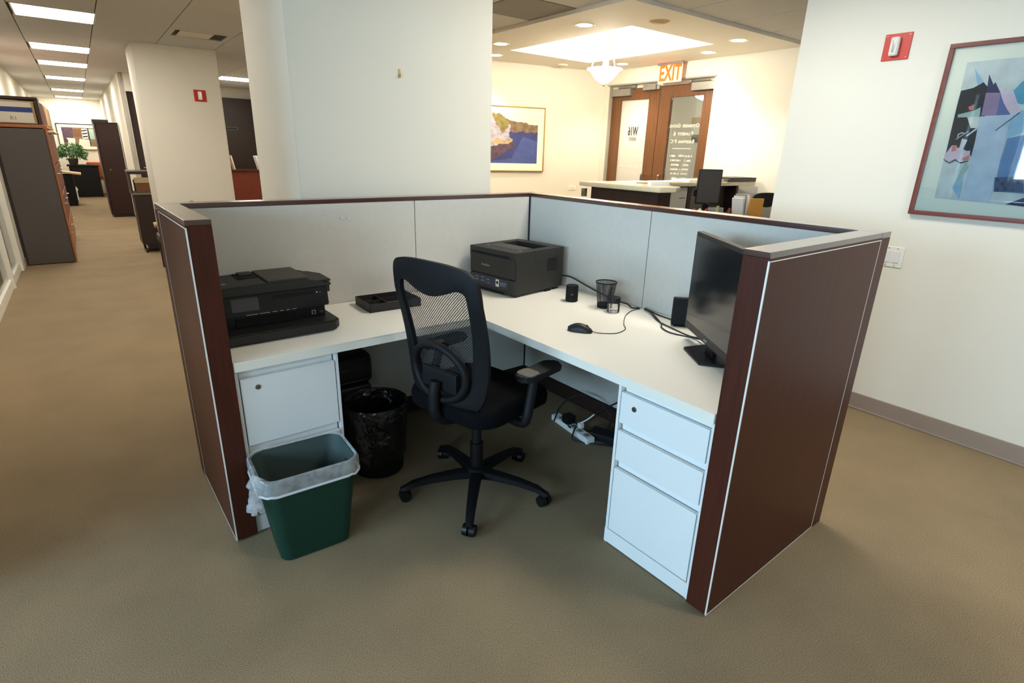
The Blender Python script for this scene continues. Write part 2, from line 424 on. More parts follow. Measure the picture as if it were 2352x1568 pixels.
# left side: glazed office fronts, offices with windows behind
bm = B1(-3.04, -2.93, 6.05, 18.2, 0, HC+.02); box(bm, -3.04, -2.93, -7, 6.05, 2.3, HC+.02); box(bm, -3.04, -2.93, -.45, 2.0, 0, 2.3)  # last box: unseen solid stretch added to keep window light off the column
struct('wall_left', bm, 'paint')
bm = bmesh.new()
vs = [-5.6]+[(a+b)/2 for a, b in zip(WIN_V[:-1], WIN_V[1:])]+[6.4]
box(bm, -6.6, -6.45, -7, 6.4, 0, 1.24); box(bm, -6.6, -6.45, -7, 6.4, 2.5, HC+.05)
edges = [-7]+[e for v in WIN_V for e in (v-1.1, v+1.1)]+[6.4]
for a, b in zip(edges[::2], edges[1::2]): box(bm, -6.6, -6.45, a, b, 1.24, 2.5)
struct('wall_window', bm, 'paint')
struct('wall_office', B1(-6.6, -3.0, 6.3, 6.42, 0, HC+.05), 'paint')
for i, v in enumerate(WIN_V):
    bm = B1(-6.57, -6.5, v-1.1, v+1.1, 1.24, 1.29)
    for a in (v-1.1, v-.03, v+1.05): box(bm, -6.57, -6.5, a, a+.05, 1.24, 2.5)
    box(bm, -6.57, -6.5, v-1.1, v+1.1, 2.45, 2.5); box(bm, -6.57, -6.5, v-1.1, v+1.1, 1.95, 2.0)
    struct('window_%d' % (i+1), bm, 'switch_white')
# glazed front: posts, bottom rail, panes
for i, (a, b) in enumerate(((-6.9, -4.0), (-4.0, -.45), (2.0, 4.83), (4.83, 5.85))):
    gl = bpy.data.objects.new('window_%d' % (i+3), None); COL.objects.link(gl); gl['kind'] = 'structure'; gl.rotation_euler.z = -TH
    bm = B1(-3.03, -2.94, a, a+.06, 0, 2.3, .004); box(bm, -3.03, -2.94, a, b, 2.22, 2.3); box(bm, -3.03, -2.955, a, b, 0, .10, .004)
    obj('frame', bm, 'switch_white', gl)
    obj('pane', B1(-2.99, -2.982, a+.06, b, .10, 2.22), 'glass', gl, smooth=False)
bm = B1(-3.04, -2.93, 5.85, 6.05, .0, HC, .004); struct('trim_1', bm, 'switch_white')
obj('gasket', B1(-2.955, -2.94, 4.84, 4.87, .1, 2.2), 'seam_dark', bpy.data.objects['window_6'])
# baseboard on the left of the corridor
struct('baseboard_left', B1(-2.93, -2.918, 6.05, 18.0, 0, .1), 'vinyl_base')
# outside the entrance: lift lobby
bm = B1(6.3, 6.4, -1, 5, -.02, 2.7); box(bm, 3.78, 6.3, -1.1, -1, -.02, 2.7); box(bm, 3.78, 6.3, 5, 5.1, -.02, 2.7)
struct('wall_lobby', bm, 'paint_cream')
struct('floor_lobby', B1(3.75, 6.4, -1.1, 5.1, -.06, 0), 'carpet_far')
struct('ceiling_lobby', B1(3.75, 6.4, -1.1, 5.1, 2.62, 2.7), 'gypsum')
t = bthing('lobby_ceiling_lamp', 'bright lamp on the lobby ceiling seen through the door glass', 'lamp', 5.2, 2.57, 2.40)
obj('lens', lathe(bmesh.new(), [(.02, -.14), (.10, -.11), (.15, -.05), (.17, -.03)], 24), 'lobby_lamp', t)
obj('stem', cyl(bmesh.new(), (0, 0, -.05), (0, 0, .22), .01, n=10), 'gunmetal', t)
l = bpy.data.lights.new('lobby_lamp_bulb', 'POINT'); l.energy = 24; l.color = (1, .93, .8); l.shadow_soft_size = .12
lo = bpy.data.objects.new('lobby_lamp_bulb', l); COL.objects.link(lo); lo.parent = t; lo.location = (0, 0, -.22)
t = bthing('lobby_sign', 'small dark sign on the lobby wall behind the door glass', 'sign', 6.3, 3.39, 1.78)
obj('plate', B1(-.02, 0, -.1, .1, -.06, .06, .003), 'shade_grey', t)
t = bthing('lobby_panel', 'pale horizontal panel on the lobby wall behind the door glass', 'panel', 6.3, 3.3, 2.06)  # plain pale wall panel, carries no notices
obj('plate', B1(-.03, 0, -.28, .22, -.05, .05, .003), 'beige_box', t)

# ------------------------------------------------------------------ ceiling fixtures
def troffer(u0, v0, label, off=False):
    t = bthing('ceiling_light_offscreen' if off else 'ceiling_light', label, 'ceiling light', u0+.3, v0+.3, HC, 0, 'square troffers in the suspended ceiling')
    bm = bmesh.new()
    for a in ((-.298, -.285, -.298, .298), (.285, .298, -.298, .298), (-.285, .285, -.298, -.285), (-.285, .285, .285, .298)): box(bm, *a, -.001, .012)
    obj('frame', bm, 'switch_white', t, smooth=False)
    obj('lens', B1(-.285, .285, -.285, .285, .002, .006), 'troffer_lens', t, smooth=False)
    return t
ORD = ['nearest', 'second', 'third', 'fourth', 'fifth', 'sixth', 'seventh', 'eighth', 'ninth']
for i, l in enumerate(LIGHT_V[::-1]):
    troffer(-2.431+.006, l, 'square lit ceiling troffer in the corridor row, %s to the end wall' % (ORD[i] if i == 0 else ORD[i] + ' closest'), l < 3)
for l, lab in zip(ROW2_V, ('square lit ceiling troffer along the right-hand wall beyond the framed print', 'square lit ceiling troffer above the cubicle partition behind the mouse')): troffer(-.037, l, lab, True)
troffer(-.04, 8.35, 'lit ceiling troffer before the dark panelled service wall')
# open return-air grille
t = bthing('air_vent', 'square open return air vent in the suspended ceiling', 'vent', -.94, VENT_V+.3, HC)
bm = bmesh.new()
for a in ((-.298, -.24, -.298, .298), (.24, .298, -.298, .298), (-.24, .24, -.298, -.2), (-.24, .24, .2, .298)): box(bm, *a, -.002, .02)
obj('flange', bm, 'tile_acoustic', t, smooth=False)
bm = B1(-.25, -.24, -.2, .2, .0, .12); box(bm, .24, .25, -.2, .2, 0, .12); box(bm, -.24, .24, .2, .21, 0, .12); box(bm, -.24, .24, -.21, -.2, 0, .12)
obj('throat', bm, 'paint', t, smooth=False)
obj('baffle', B1(-.19, .12, -.14, .2, .003, .009), 'paint', t, smooth=False)
obj('backing', B1(-.25, .25, -.21, .21, .115, .125), 'seam_dark', t, smooth=False)
# grey diffuser panel near the reception soffit
t = bthing('air_diffuser', 'flat grey air diffuser panel in the ceiling beside the reception soffit', 'vent', .84, 1.2, HC)
obj('plate', B1(-.28, .28, -.29, .29, -.004, .012, .002), 'shade_grey', t)
obj('rim', B1(-.29, .29, -.298, .298, .0, .006), 'tile_acoustic', t, smooth=False)
# recessed downlights
for i, (u, v, lab) in enumerate(((1.475, 1.185, 'near the corridor side of the soffit'), (1.475, 2.41, 'above the painting side of the soffit'),
        (1.84, 3.02, 'by the painted lake wall'), (2.94, .65, 'near the corner by the reception chair'), (3.30, 1.22, 'beside the exit sign'), (3.28, 2.41, 'above the left door leaf'))):
    t = bthing('downlight', 'round recessed warm downlight ' + lab, 'downlight', u, v, HS, 0, 'recessed downlights in the reception soffit')
    obj('trim_ring', lathe(bmesh.new(), [(.062, .0), (.085, -.004), (.09, 0.0)], 28, cap0=False, cap1=False), 'switch_white', t)
    obj('lens', lathe(bmesh.new(), [(.001, -.002), (.063, -.002)], 28, cap0=False, cap1=False), 'downlight_lens', t)
    l = bpy.data.lights.new('downlight_beam', 'SPOT'); l.energy = DOWN_W; l.spot_size = math.radians(115); l.spot_blend = .8; l.color = (1, .92, .77); l.shadow_soft_size = .06
    lo = bpy.data.objects.new('downlight_beam', l); COL.objects.link(lo); lo.parent = t; lo.location = (0, 0, -.02)
t = bthing('ceiling_speaker', 'round tan grille disc in the reception soffit', 'ceiling speaker', 1.81, .66, HS)
obj('grille', lathe(bmesh.new(), [(.001, -.014), (.06, -.012), (.085, 0)], 28, cap0=False), 'beige_box', t)
t = bthing('smoke_detector', 'flat pale smoke detector disc on soffit above the painting', 'detector', 2.82, 2.98, HS)
obj('body', lathe(bmesh.new(), [(.001, -.02), (.06, -.018), (.075, 0)], 24, cap0=False), 'paint_cream', t)
# pendant lamp
t = bthing('pendant_lamp', 'white glass bowl pendant lamp hanging in the soffit recess', 'pendant lamp', 2.35, 1.775, 2.18)
obj('bowl', lathe(bmesh.new(), [(.012, 0), (.05, .012), (.095, .045), (.125, .085), (.15, .115), (.185, .135), (.182, .142), (.14, .12), (.08, .055)], 40, cap0=True, cap1=False), 'pendant_glass', t)
obj('finial', lathe(bmesh.new(), [(.004, -.025), (.018, -.015), (.014, 0)], 16), 'gunmetal', t)
for i in range(3):
    a = math.radians(30+120*i)
    obj('rod', tube(bmesh.new(), [(.15*math.cos(a), .15*math.sin(a), .12), (.11*math.cos(a), .11*math.sin(a), .25), (.05*math.cos(a), .05*math.sin(a), .36), (.012*math.cos(a), .012*math.sin(a), .48)], .007, 8), 'gunmetal', t)
obj('stem', cyl(bmesh.new(), (0, 0, .46), (0, 0, .77), .009, n=12), 'gunmetal', t)
obj('socket', lathe(bmesh.new(), [(.02, .1), (.03, .16), (.02, .22)], 16), 'label_white', t)
l = bpy.data.lights.new('pendant_bulb', 'POINT'); l.energy = PEND_W; l.color = (1, .92, .78); l.shadow_soft_size = .08
lo = bpy.data.objects.new('pendant_bulb', l); COL.objects.link(lo); lo.parent = t; lo.location = (0, 0, .3)

# ------------------------------------------------------------------ cubicle
W, D, T, LW, RW, H, HD = 1.878, 1.852, .079, .591, .790, 1.25, .737
SL, SR = .797, .921
CAPH = .020
# back partition along x
t = thing('cubicle_partition', 'long cubicle partition with pale fabric tiles below the white column', 'partition', (-W/2, T/2, 0), 0, 'cubicle partitions')
x0, x1 = -W/2-T, W/2+T
obj('core', B1(x0+.004, x1-T-.002, -T/2+.014, T/2-.004, .02, H-CAPH), 'dark_wood', t, smooth=False)
obj('cap', B1(x0, x1-T, -T/2, T/2, H-CAPH, H, .0015), 'cap_wood', t)
for a, b in ((-W/2, W/2-SL-.002), (W/2-SL+.002, W/2-.004)):
    obj('fabric_tile', B1(a, b, -T/2+.002, -T/2+.016, .70, H-CAPH-.001, .002), 'fabric_tile', t)
    obj('fabric_tile', B1(a, b, -T/2+.002, -T/2+.016, .12, .695, .002), 'fabric_tile', t)
obj('raceway', B1(-W/2, W/2-.004, -T/2+.004, -T/2+.016, .02, .115, .002), 'dark_wood', t)
obj('end_strip', B1(x0-.0015, x0+.006, -T/2, T/2, 0, H-CAPH, .001), 'mahogany', t)
# back partition along y
t2 = thing('cubicle_partition', 'cubicle partition with pale bluish fabric tiles behind the mouse and cup', 'partition', (T/2, -D/2, 0), 0, 'cubicle partitions')
y0, y1 = -D/2-T, D/2+T
obj('core', B1(-T/2+.014, T/2-.004, y0+.004, y1-.004, .02, H-CAPH), 'dark_wood', t2, smooth=False)
obj('cap', B1(-T/2, T/2, y0, y1, H-CAPH, H, .0015), 'cap_wood', t2)
for a, b in ((-D/2, D/2-SR-.002), (D/2-SR+.002, D/2-.004)):
    obj('fabric_tile', B1(-T/2+.002, -T/2+.016, a, b, .70, H-CAPH-.001, .002), 'fabric_tile', t2)
    obj('fabric_tile', B1(-T/2+.002, -T/2+.016, a, b, .12, .695, .002), 'fabric_tile', t2)
obj('raceway', B1(-T/2+.004, -T/2+.016, -D/2, D/2-.004, .02, .115, .002), 'dark_wood', t2)
obj('corner_post', B1(-T/2-.004, -T/2+.008, D/2-.006, D/2+.002, .02, H-CAPH), 'seam_dark', t2, smooth=False)
obj('end_panel', B1(-T/2, T/2, y0, y0+.006, 0, H-CAPH, .001), 'mahogany', t2)
obj('foot', B1(-T/2+.01, T/2-.01, y0+.01, y0+.05, 0, .03), 'seam_dark', t2)
# wings
def wing(label, loc, L, left):
    t = thing('wing_panel', label, 'panel', loc, 0, 'wood veneer end panels of the cubicle')
    # local: the wing runs from 0 (back) to -L along its length axis; outer face on -T side
    def bx(l0, l1, o0, o1, z0, z1, bev=0.0):      # l along length (from back), o outward offset
        if left: return B1(-o1, -o0, -l1, -l0, z0, z1, bev=bev)
        return B1(-l1, -l0, -o1, -o0, z0, z1, bev=bev)
    obj('veneer_panel', bx(0.001, L, 0, T, .006, H-.018, .002), 'mahogany', t)
    obj('cap', bx(0.001, L, 0, T, H-.018, H, .0015), 'cap_wood', t)
    e = .0007
    obj('inlay_trim', bx(L-.0032, L+e, T-.004, T+e, .01, H-.024), 'silver_trim', t, smooth=False)
    obj('inlay_trim', bx(.001, .004, T-.004, T+e, .01, H-.024), 'silver_trim', t, smooth=False)
    obj('inlay_trim', bx(.001, L, T-.004, T+e, H-.0275, H-.0245), 'silver_trim', t, smooth=False)
    obj('inlay_trim', bx(.001, L, T-.004, T+e, .006, .0095), 'silver_trim', t, smooth=False)
    obj('foot', bx(L-.07, L-.03, .02, T-.02, 0, .007), 'seam_dark', t)
    obj('foot', bx(.03, .07, .02, T-.02, 0, .007), 'seam_dark', t)
    return t
wing('short dark mahogany end panel beside the inkjet printer and green bin', (-W, 0, 0), LW, True)
wing('wide dark mahogany end panel hiding part of the monitor', (0, -D, 0), RW, False)
# worktop: one L-shaped white slab
D1, D2, TT = .588, .797, .036
poly = [(-W+.001, -.001), (-.001, -.001), (-.001, -D+.001), (-D2, -D+.001), (-D2, -D1-.02), (-D2-.02, -D1), (-W+.001, -D1)]
o = obj('worktop', prism(bmesh.new(), poly, HD-TT, HD, bev=.0015), 'laminate_white')
tag(o, 'white L-shaped laminate desk worktop inside the cubicle', 'desk')
# pedestals
def pedestal(label, loc, rz, wdt, dep, drawers, kick, lock):
    t = thing('drawer_pedestal', label, 'drawer unit', loc, rz, 'white steel drawer pedestals')
    # local: front face at y=0 looking to -y, body behind (+y); x from 0..wdt
    z1 = HD-TT
    bm = B1(0, .012, 0, dep, 0.0, z1, .001); box(bm, wdt-.012, wdt, 0, dep, 0.0, z1, .001)
    box(bm, .012, wdt-.012, dep-.01, dep, 0.0, z1); box(bm, .012, wdt-.012, .012, dep-.01, z1-.01, z1)
    obj('body', bm, 'steel_white', t)
    obj('kick_panel', B1(-.001, wdt+.001, -.0015, .01, .004, kick, .001), 'steel_white', t)
    for i, (a, b) in enumerate(drawers):
        d = obj('drawer', B1(.016, wdt-.016, -.001, .016, a, b, .0015), 'steel_white', t)
        obj('finger_pull', B1(.018, wdt-.018, .022, .03, b-.01, b+.0325), 'steel_white', d, smooth=False)
        obj('seam', B1(.012, wdt-.012, .017, .021, a-.003, b-.004), 'seam_dark', d, smooth=False)
        if i == lock[0]:
            k = obj('lock', cyl(bmesh.new(), (lock[1], .0, lock[2]), (lock[1], -.004, lock[2]), .011, .0095, 20), 'lock_metal', d)
            obj('keyhole', B1(lock[1]-.004, lock[1]+.004, -.0046, -.0038, lock[2]-.001, lock[2]+.001), 'seam_dark', t)
    return t
pedestal('white two-drawer pedestal behind the green bin', (-1.876, -.575, 0), 0, .389, .55, [(.39, .665), (.078, .352)], .074, (0, .075, .624))
pedestal('white three-drawer pedestal beside the wide end panel', (-.775, -1.452, 0), -math.pi/2, .396, .74, [(.545, .668), (.386, .512), (.070, .350)], .066, (0, .08, .621))
t = thing('binder_clip_tab', 'small bright blue tab at the side of the three-drawer pedestal', 'tab', (-.74, -1.449, .09))
obj('tab', B1(-.025, -.01, -.003, .008, 0, .018, .003), 'tab_blue', t)
# pins in the fabric
t = thing('push_pin', 'tiny white push pin in the fabric above the inkjet printer', 'push pin', (-1.199, .002, 1.16), 0, 'push pins in the partition fabric')
obj('head', lathe(bmesh.new(), [(.005, -.004), (.005, .004)], 10), 'label_white', t)
dup(t, (-1.168, .002, 1.156), 0)

# ------------------------------------------------------------------ inkjet all-in-one printer
t = thing('inkjet_printer', 'black all-in-one inkjet printer with touch screen on the worktop', 'printer', (-1.628, -.24, HD), 0)
hx = .23
bm = prism(bmesh.new(), [(-hx, -.18), (hx-.03, -.18), (hx, -.15), (hx, .15), (-hx, .15)], 0.006, .048, bev=.006)
obj('paper_tray', bm, 'plastic_dark', t)
obj('foot', B1(-.2, .19, -.14, .12, 0, .008), 'plastic_black', t)
bm = B1(-hx, hx-.035, -.085, .16, .046, .155, .005)
obj('body', bm, 'plastic_black', t)
obj('output_slot', B1(-.17, .07, -.089, -.083, .052, .085), 'plastic_matte', t, smooth=False)
bm = prism(bmesh.new(), [(-.1, .098), (-.085, .182), (.16, .182), (.16, .098)], -hx, hx-.02, mx=frame3((0, 0, 0), (0, 1, 0), (0, 0, 1)), bev=.004)
obj('front_head', bm, 'plastic_black', t)
hy = lambda z: -.1+.015*(z-.098)/.084
obj('touch_screen', prism(bmesh.new(), [(hy(.118)-.0015, .118), (hy(.17)-.0015, .17), (hy(.17)+.002, .17), (hy(.118)+.002, .118)], -.178, -.076, mx=frame3((0, 0, 0), (0, 1, 0), (0, 0, 1))), 'screen_grey', t, smooth=False)
obj('front_bezel', prism(bmesh.new(), [(hy(.150)-.001, .150), (hy(.164)-.001, .164), (hy(.164)+.002, .164), (hy(.150)+.002, .150)], -.02, .15, mx=frame3((0, 0, 0), (0, 1, 0), (0, 0, 1))), 'plastic_matte', t, smooth=False)
# document feeder cover: plate stepping down to the right
lid = prism(bmesh.new(), [(-hx, .182), (-hx, .218), (.12, .225), (.165, .205), (hx-.02, .2), (hx-.005, .195), (hx-.005, .182)], -.155, .1, mx=frame3((0, 0, 0), (1, 0, 0), (0, 0, 1)), bev=.004)
obj('scanner_lid', lid, 'plastic_charcoal', t)
obj('feeder_cover', B1(-.03, .135, -.085, .15, .214, .229, .004), 'plastic_mid', t)
obj('feeder_slot', B1(-.115, -.035, .03, .14, .214, .2245, .002), 'plastic_matte', t)
obj('feeder_guide', B1(-.10, -.045, .075, .13, .222, .232, .003), 'plastic_charcoal', t)
obj('lid_seam', B1(-.034, -.031, -.09, .15, .216, .2265), 'seam_dark', t)
obj('tray_lip', prism(bmesh.new(), [(.16, -.09), (hx-.0, -.085), (hx+.004, .05), (.2, .12), (.16, .14)], .197, .207, bev=.003), 'plastic_charcoal', t)
obj('side_latch', B1(hx-.03, hx+.002, -.06, -.02, .145, .18, .004), 'plastic_charcoal', t)
for x, m_ in ((.162, 'led_blue'), (.176, 'label_white')): obj('status_light', B1(x, x+.002, hy(.157)-.0012, hy(.157)+.001, .156, .158), m_, t)
s = obj('energy_label', B1(.135, .152, -.0875, -.084, .062, .079), 'label_grey', t)
obj('label_print', B1(.138, .149, -.0882, -.087, .065, .076), 'plastic_black', s)
obj('energy_label', B1(.168, .185, -.0875, -.084, .064, .074), 'plastic_mid', t)
for x, l in ((-.13, .045), (-.078, .04), (-.028, .018), (0.0, .016), (.026, .016), (.052, .016)):
    obj('printed_strip', B1(x, x+l, -.1012, -.0985, .1, .1025), 'label_grey', t, smooth=False)
lg_ = obj('logo', lathe(bmesh.new(), [(.0125, .2195), (.0135, .2205), (.0145, .2195)], 28, (-.185, -.02, 0), False, False), 'label_grey', t)
text('logo_lettering', 'hp', .018, Matrix.Translation((-.185, -.02, .2195)) @ Matrix.Shear('XZ', 4, (0, 0)), 'label_grey', t)

# ------------------------------------------------------------------ desk organiser tray
t = thing('desk_organizer', 'black desk organizer tray with dividers beside the inkjet printer', 'organizer', (-1.055, -.165, HD), math.radians(-3))
L, Wd, hh = .27, .19, .042
obj('base', B1(-L/2, L/2, -Wd/2, Wd/2, 0, .004), 'plastic_dark', t)
for a in ((-L/2, L/2, -Wd/2, -Wd/2+.004), (-L/2, L/2, Wd/2-.004, Wd/2), (-L/2, -L/2+.004, -Wd/2, Wd/2), (L/2-.004, L/2, -Wd/2, Wd/2)):
    obj('side', B1(*a, 0, hh, .001), 'plastic_dark', t)
for a in ((-.035, -.032, -Wd/2, Wd/2), (-L/2, -.033, .0, .003), (-.033, L/2, .02, .023)):
    obj('divider', B1(*a, 0, hh-.006), 'plastic_dark', t)
for a in ((-L/2+.004, -.036, .004, Wd/2-.004), (-L/2+.004, -.036, -Wd/2+.02, -.003), (-.031, .07, -Wd/2+.01, .018)):
    obj('pad_insert', B1(*a, .004, .012), 'pad_insert', t)

# ------------------------------------------------------------------ laser printer (local front faces -x)
ang = math.radians(6.8)
t = thing('laser_printer', 'dark grey boxy laser printer in the corner of the worktop', 'printer', (-.262, -.2075, HD), ang)
a, b = .199, .183; hp = .243
obj('body', B1(-a+.012, a, -b, b, .012, hp-.052, .006), 'plastic_charcoal', t)
obj('recess_floor', B1(-.06, .15, -b+.04, b-.04, hp-.056, hp-.05), 'plastic_matte', t)
bm = bmesh.new()
for q in ((-a+.004, -.045, -b, b), (.135, a, -b, b), (-.045, .135, -b, -b+.055), (-.045, .135, b-.055, b)): box(bm, *q, hp-.058, hp, .003)
obj('top_frame', bm, 'plastic_charcoal', t)
obj('output_slope', B1(-.1, .0, -b+.06, b-.06, hp-.002, hp+.001, .001), 'plastic_mid', t)
obj('front_door', B1(-a, -a+.02, -b+.006, b-.006, .098, hp-.036, .006), 'plastic_charcoal', t)
obj('door_gap', B1(-a-.001, -a+.01, -b+.05, b-.02, hp-.034, hp-.028), 'plastic_matte', t)
tr = obj('paper_cassette', B1(-a+.002, -a+.03, -b+.004, b-.004, .012, .094, .005), 'plastic_charcoal', t)
obj('cassette_label', B1(-a+.0005, -a+.004, -b+.05, b-.015, .036, .088), 'label_navy', tr, smooth=False)
obj('cassette_gap', B1(-a+.004, -a+.02, -b+.05, b-.02, .086, .100), 'plastic_matte', tr, smooth=False)
obj('grip_recess', B1(-a+.0015, -a+.01, -.1, .1, .006, .022, .003), 'plastic_matte', tr)
mxp = lambda x, y, z: frame3((x, y, z), (0, -1, 0), (0, 0, 1))
text('logo_lettering', 'brother', .021, mxp(-a-.0004, .045, .150), 'label_grey', t, sx=1.0)
for yy, zz, l_ in ((.115, .076, .03), (.115, .060, .03), (.07, .076, .022), (.07, .058, .028), (.025, .070, .03), (.025, .052, .026)):
    strokes('label_print', mxp(-a+.0003, yy, zz), -l_/2, l_/2, .007, 'label_grey', t)
st = obj('sticker', B1(-a-.0002, -a+.002, -.062, -.036, .042, .083, .001), 'label_white', t)
obj('sticker_mark', lathe(bmesh.new(), [(.006, -.0005), (.009, 0.0), (.006, .0005)], 16), 'plastic_black', t, loc=None).matrix_local = mxp(-a-.0006, -.049, .065)
strokes('label_print', mxp(-a+.0003, -.095, .066), -.025, .025, .008, 'label_grey', t)
strokes('label_print', mxp(-a+.0003, -.095, .054), -.025, .02, .006, 'label_grey', t)
for i in range(9): obj('vent_slat', B1(.06, .145, -b-.0012, -b+.004, .118+i*.0085, .1215+i*.0085), 'plastic_matte', t, smooth=False)
obj('side_latch', B1(.05, .1, -b-.0008, -b+.004, .0, .014), 'plastic_matte', t)
for x in (-a+.02, a-.06):
    for y in (-b+.01, b-.05): obj('foot', B1(x, x+.04, y, y+.04, 0, .014, .002), 'plastic_charcoal', t)
for i, yy in enumerate((-.02, .0, .02, .04)): obj('control_button', B1(-.145, -.135, yy-.006, yy+.006, hp-.001, hp+.0015, .001), 'plastic_mid', t)
obj('control_display', B1(-.165, -.15, -.02, .045, hp-.001, hp+.0008), 'plastic_mid', t)
for yy in (-.15, .1): obj('status_light', B1(-.125, -.117, yy, yy+.018, hp-.001, hp+.0008), 'label_grey', t)

# ------------------------------------------------------------------ small desk things
t = thing('desk_speaker', 'small black cylindrical speaker standing beside the laser printer', 'speaker', (-.205, -.615, HD))
obj('body', lathe(bmesh.new(), [(.03, 0), (.033, .003), (.033, .026), (.032, .027), (.033, .028), (.033, .082), (.031, .087), (.028, .085), (.002, .083)], 32), 'plastic_matte', t)
dv = (Vector((CAM.x+.205, CAM.y+.615, 0))).normalized(); sd = Vector((-dv.y, dv.x, 0))
text('logo_lettering', 'OE', .010, frame3(dv*.0334 + Vector((0, 0, .042)), sd, (0, 0, 1)), 'label_grey', t)
# pen cup of black netting
t = thing('pen_cup', 'black wire netting pen cup on the worktop', 'pen cup', (-.148, -.80, HD))
def uvcyl(name, r0, r1, z0, z1, m, parent, n=40):
    bm = bmesh.new(); uv = bm.loops.layers.uv.new('UVMap'); ring = []
    for k in range(n+1):
        a_ = 2*math.pi*k/n; ring.append((bm.verts.new((r0*math.cos(a_), r0*math.sin(a_), z0)), bm.verts.new((r1*math.cos(a_), r1*math.sin(a_), z1)), k/n))
    per = 2*math.pi*(r0+r1)/2
    for p, q_ in zip(ring[:-1], ring[1:]):
        f = bm.faces.new((p[0], q_[0], q_[1], p[1]))
        for lp, (uu, vv) in zip(f.loops, ((p[2]*per, z0), (q_[2]*per, z0), (q_[2]*per, z1), (p[2]*per, z1))): lp[uv].uv = (uu, vv)
    return obj(name, bm, m, parent, ang=60)
uvcyl('wall', .037, .053, .0, .132, 'cup_netting', t)
obj('base', lathe(bmesh.new(), [(.001, 0), (.038, 0), (.040, .02), (.037, .02), (.036, .003), (.001, .003)], 32, cap0=False, cap1=False), 'plastic_matte', t)
obj('rim', lathe(bmesh.new(), [(.0515, .130), (.0545, .130), (.0545, .135), (.0515, .135), (.0515, .130)], 36, cap0=False, cap1=False), 'plastic_matte', t)
t = thing('pen', 'grey pen leaning inside the netting pen cup', 'pen', (-.152, -.79, HD))
obj('barrel', cyl(bmesh.new(), (.014, -.022, .006), (.02, -.036, .108), .0035, n=12), 'plastic_mid', t)
obj('tip', cyl(bmesh.new(), (.0135, -.0205, .003), (.014, -.022, .006), .001, .0035, n=12), 'plastic_black', t)
t = thing('glass_jar', 'small clear glass jar with a black lid in front of the pen cup', 'jar', (-.178, -.886, HD))
obj('jar', lathe(bmesh.new(), [(.002, .001), (.024, .001), (.0265, .004), (.0265, .042), (.0235, .046), (.0235, .05), (.022, .05), (.022, .045), (.0245, .041), (.0245, .006), (.002, .005)], 32, cap0=False, cap1=False), 'glass_jar', t).scale = (1.2, 1.2, 1.1)
obj('lid', lathe(bmesh.new(), [(.026, .046), (.0275, .048), (.0275, .068), (.026, .071), (.022, .0695), (.001, .069)], 32, cap0=True, cap1=False), 'plastic_black', t).scale = (1.2, 1.2, 1.08)
# mouse
t = thing('computer_mouse', 'black wired computer mouse on the white worktop', 'mouse', (-.548, -1.02, HD), math.radians(-58))
rings = []
for i in range(13):
    f = i/12; x = -.055+.11*f; wd = .030*math.sin(math.pi*min(.985, max(.015, f)))**.35*(.92+.1*math.cos(f*6)); h_ = .036*math.sin(math.pi*min(.97, max(.06, f*.86+.1)))**.7
    rings.append([Vector((x, wd*math.cos(a_), max(.0, .002 + h_*math.sin(a_)**.8 if math.sin(a_) > 0 else .002))) for a_ in [math.pi*q_/10 for q_ in range(11)]] + [Vector((x, -wd*.9, 0)), Vector((x, wd*.9, 0))])
obj('shell', loft(bmesh.new(), rings), 'plastic_dark', t, ang=60)
obj('wheel', cyl(bmesh.new(), (.028, -.004, .024), (.028, .004, .024), .009, n=16), 'plastic_black', t)
ca, sa = math.cos(math.radians(-58)), math.sin(math.radians(-58))
lw = lambda x, y, z=.0025: ((x+.548)*ca + (y+1.02)*sa, -(x+.548)*sa + (y+1.02)*ca, z)
obj('cord', tube(bmesh.new(), [(.05, 0, .008), lw(-.50, -1.09), lw(-.44, -1.135), lw(-.36, -1.12), lw(-.31, -1.07), lw(-.25, -1.02), lw(-.17, -.965), lw(-.08, -.93), lw(-.02, -.93)], .0018, 6), 'cable', t)

# ------------------------------------------------------------------ monitor
md = Vector((-.598, -.8013, 0)).normalized(); mn = Vector((-.8013, .598, 0))    # along the screen, towards the viewer
mc = Vector((-.229, -1.336, 0)) + md*.245
t = thing('computer_monitor', 'black desktop monitor on a stand turned towards the chair', 'monitor', (mc.x, mc.y, HD), math.atan2(mn.x, -mn.y))
# local: x along the screen (left..right as seen), screen faces -y
hw, zb, zt = .245, .053, .462
obj('casing', B1(-hw, hw, 0, .03, zb, zt, .004), 'plastic_dark', t)
obj('casing_back', B1(-hw+.04, hw-.04, .03, .055, zb+.05, zt-.06, .012), 'plastic_dark', t)
obj('screen', B1(-hw+.014, hw-.014, -.0008, .002, zb+.034, zt-.018), 'screen_black', t, smooth=False)
obj('bezel_line', B1(-hw+.012, hw-.012, -.0012, .001, zb+.031, zb+.034), 'plastic_black', t, smooth=False)
text('logo_lettering', 'acer', .02, frame3((0, -.0012, zb+.016), (1, 0, 0), (0, 0, 1)), 'label_grey', t)
obj('neck', B1(-.035, .035, .018, .04, .008, .17, .004), 'plastic_black', t)
obj('base', prism(bmesh.new(), [(-.09, -.05), (.09, -.05), (.125, .05), (.11, .13), (-.11, .13), (-.125, .05)], 0, .012, bev=.003), 'plastic_black', t)
# upright little black speaker behind the monitor
t = thing('modem_box', 'upright black plastic box behind the left edge of the monitor', 'modem', (-.083, -1.235, HD), math.radians(-50))
obj('case', B1(-.058, .058, -.016, .016, .004, .135, .006), 'plastic_matte', t)
obj('foot', B1(-.045, .045, -.022, .022, 0, .006, .002), 'plastic_black', t)
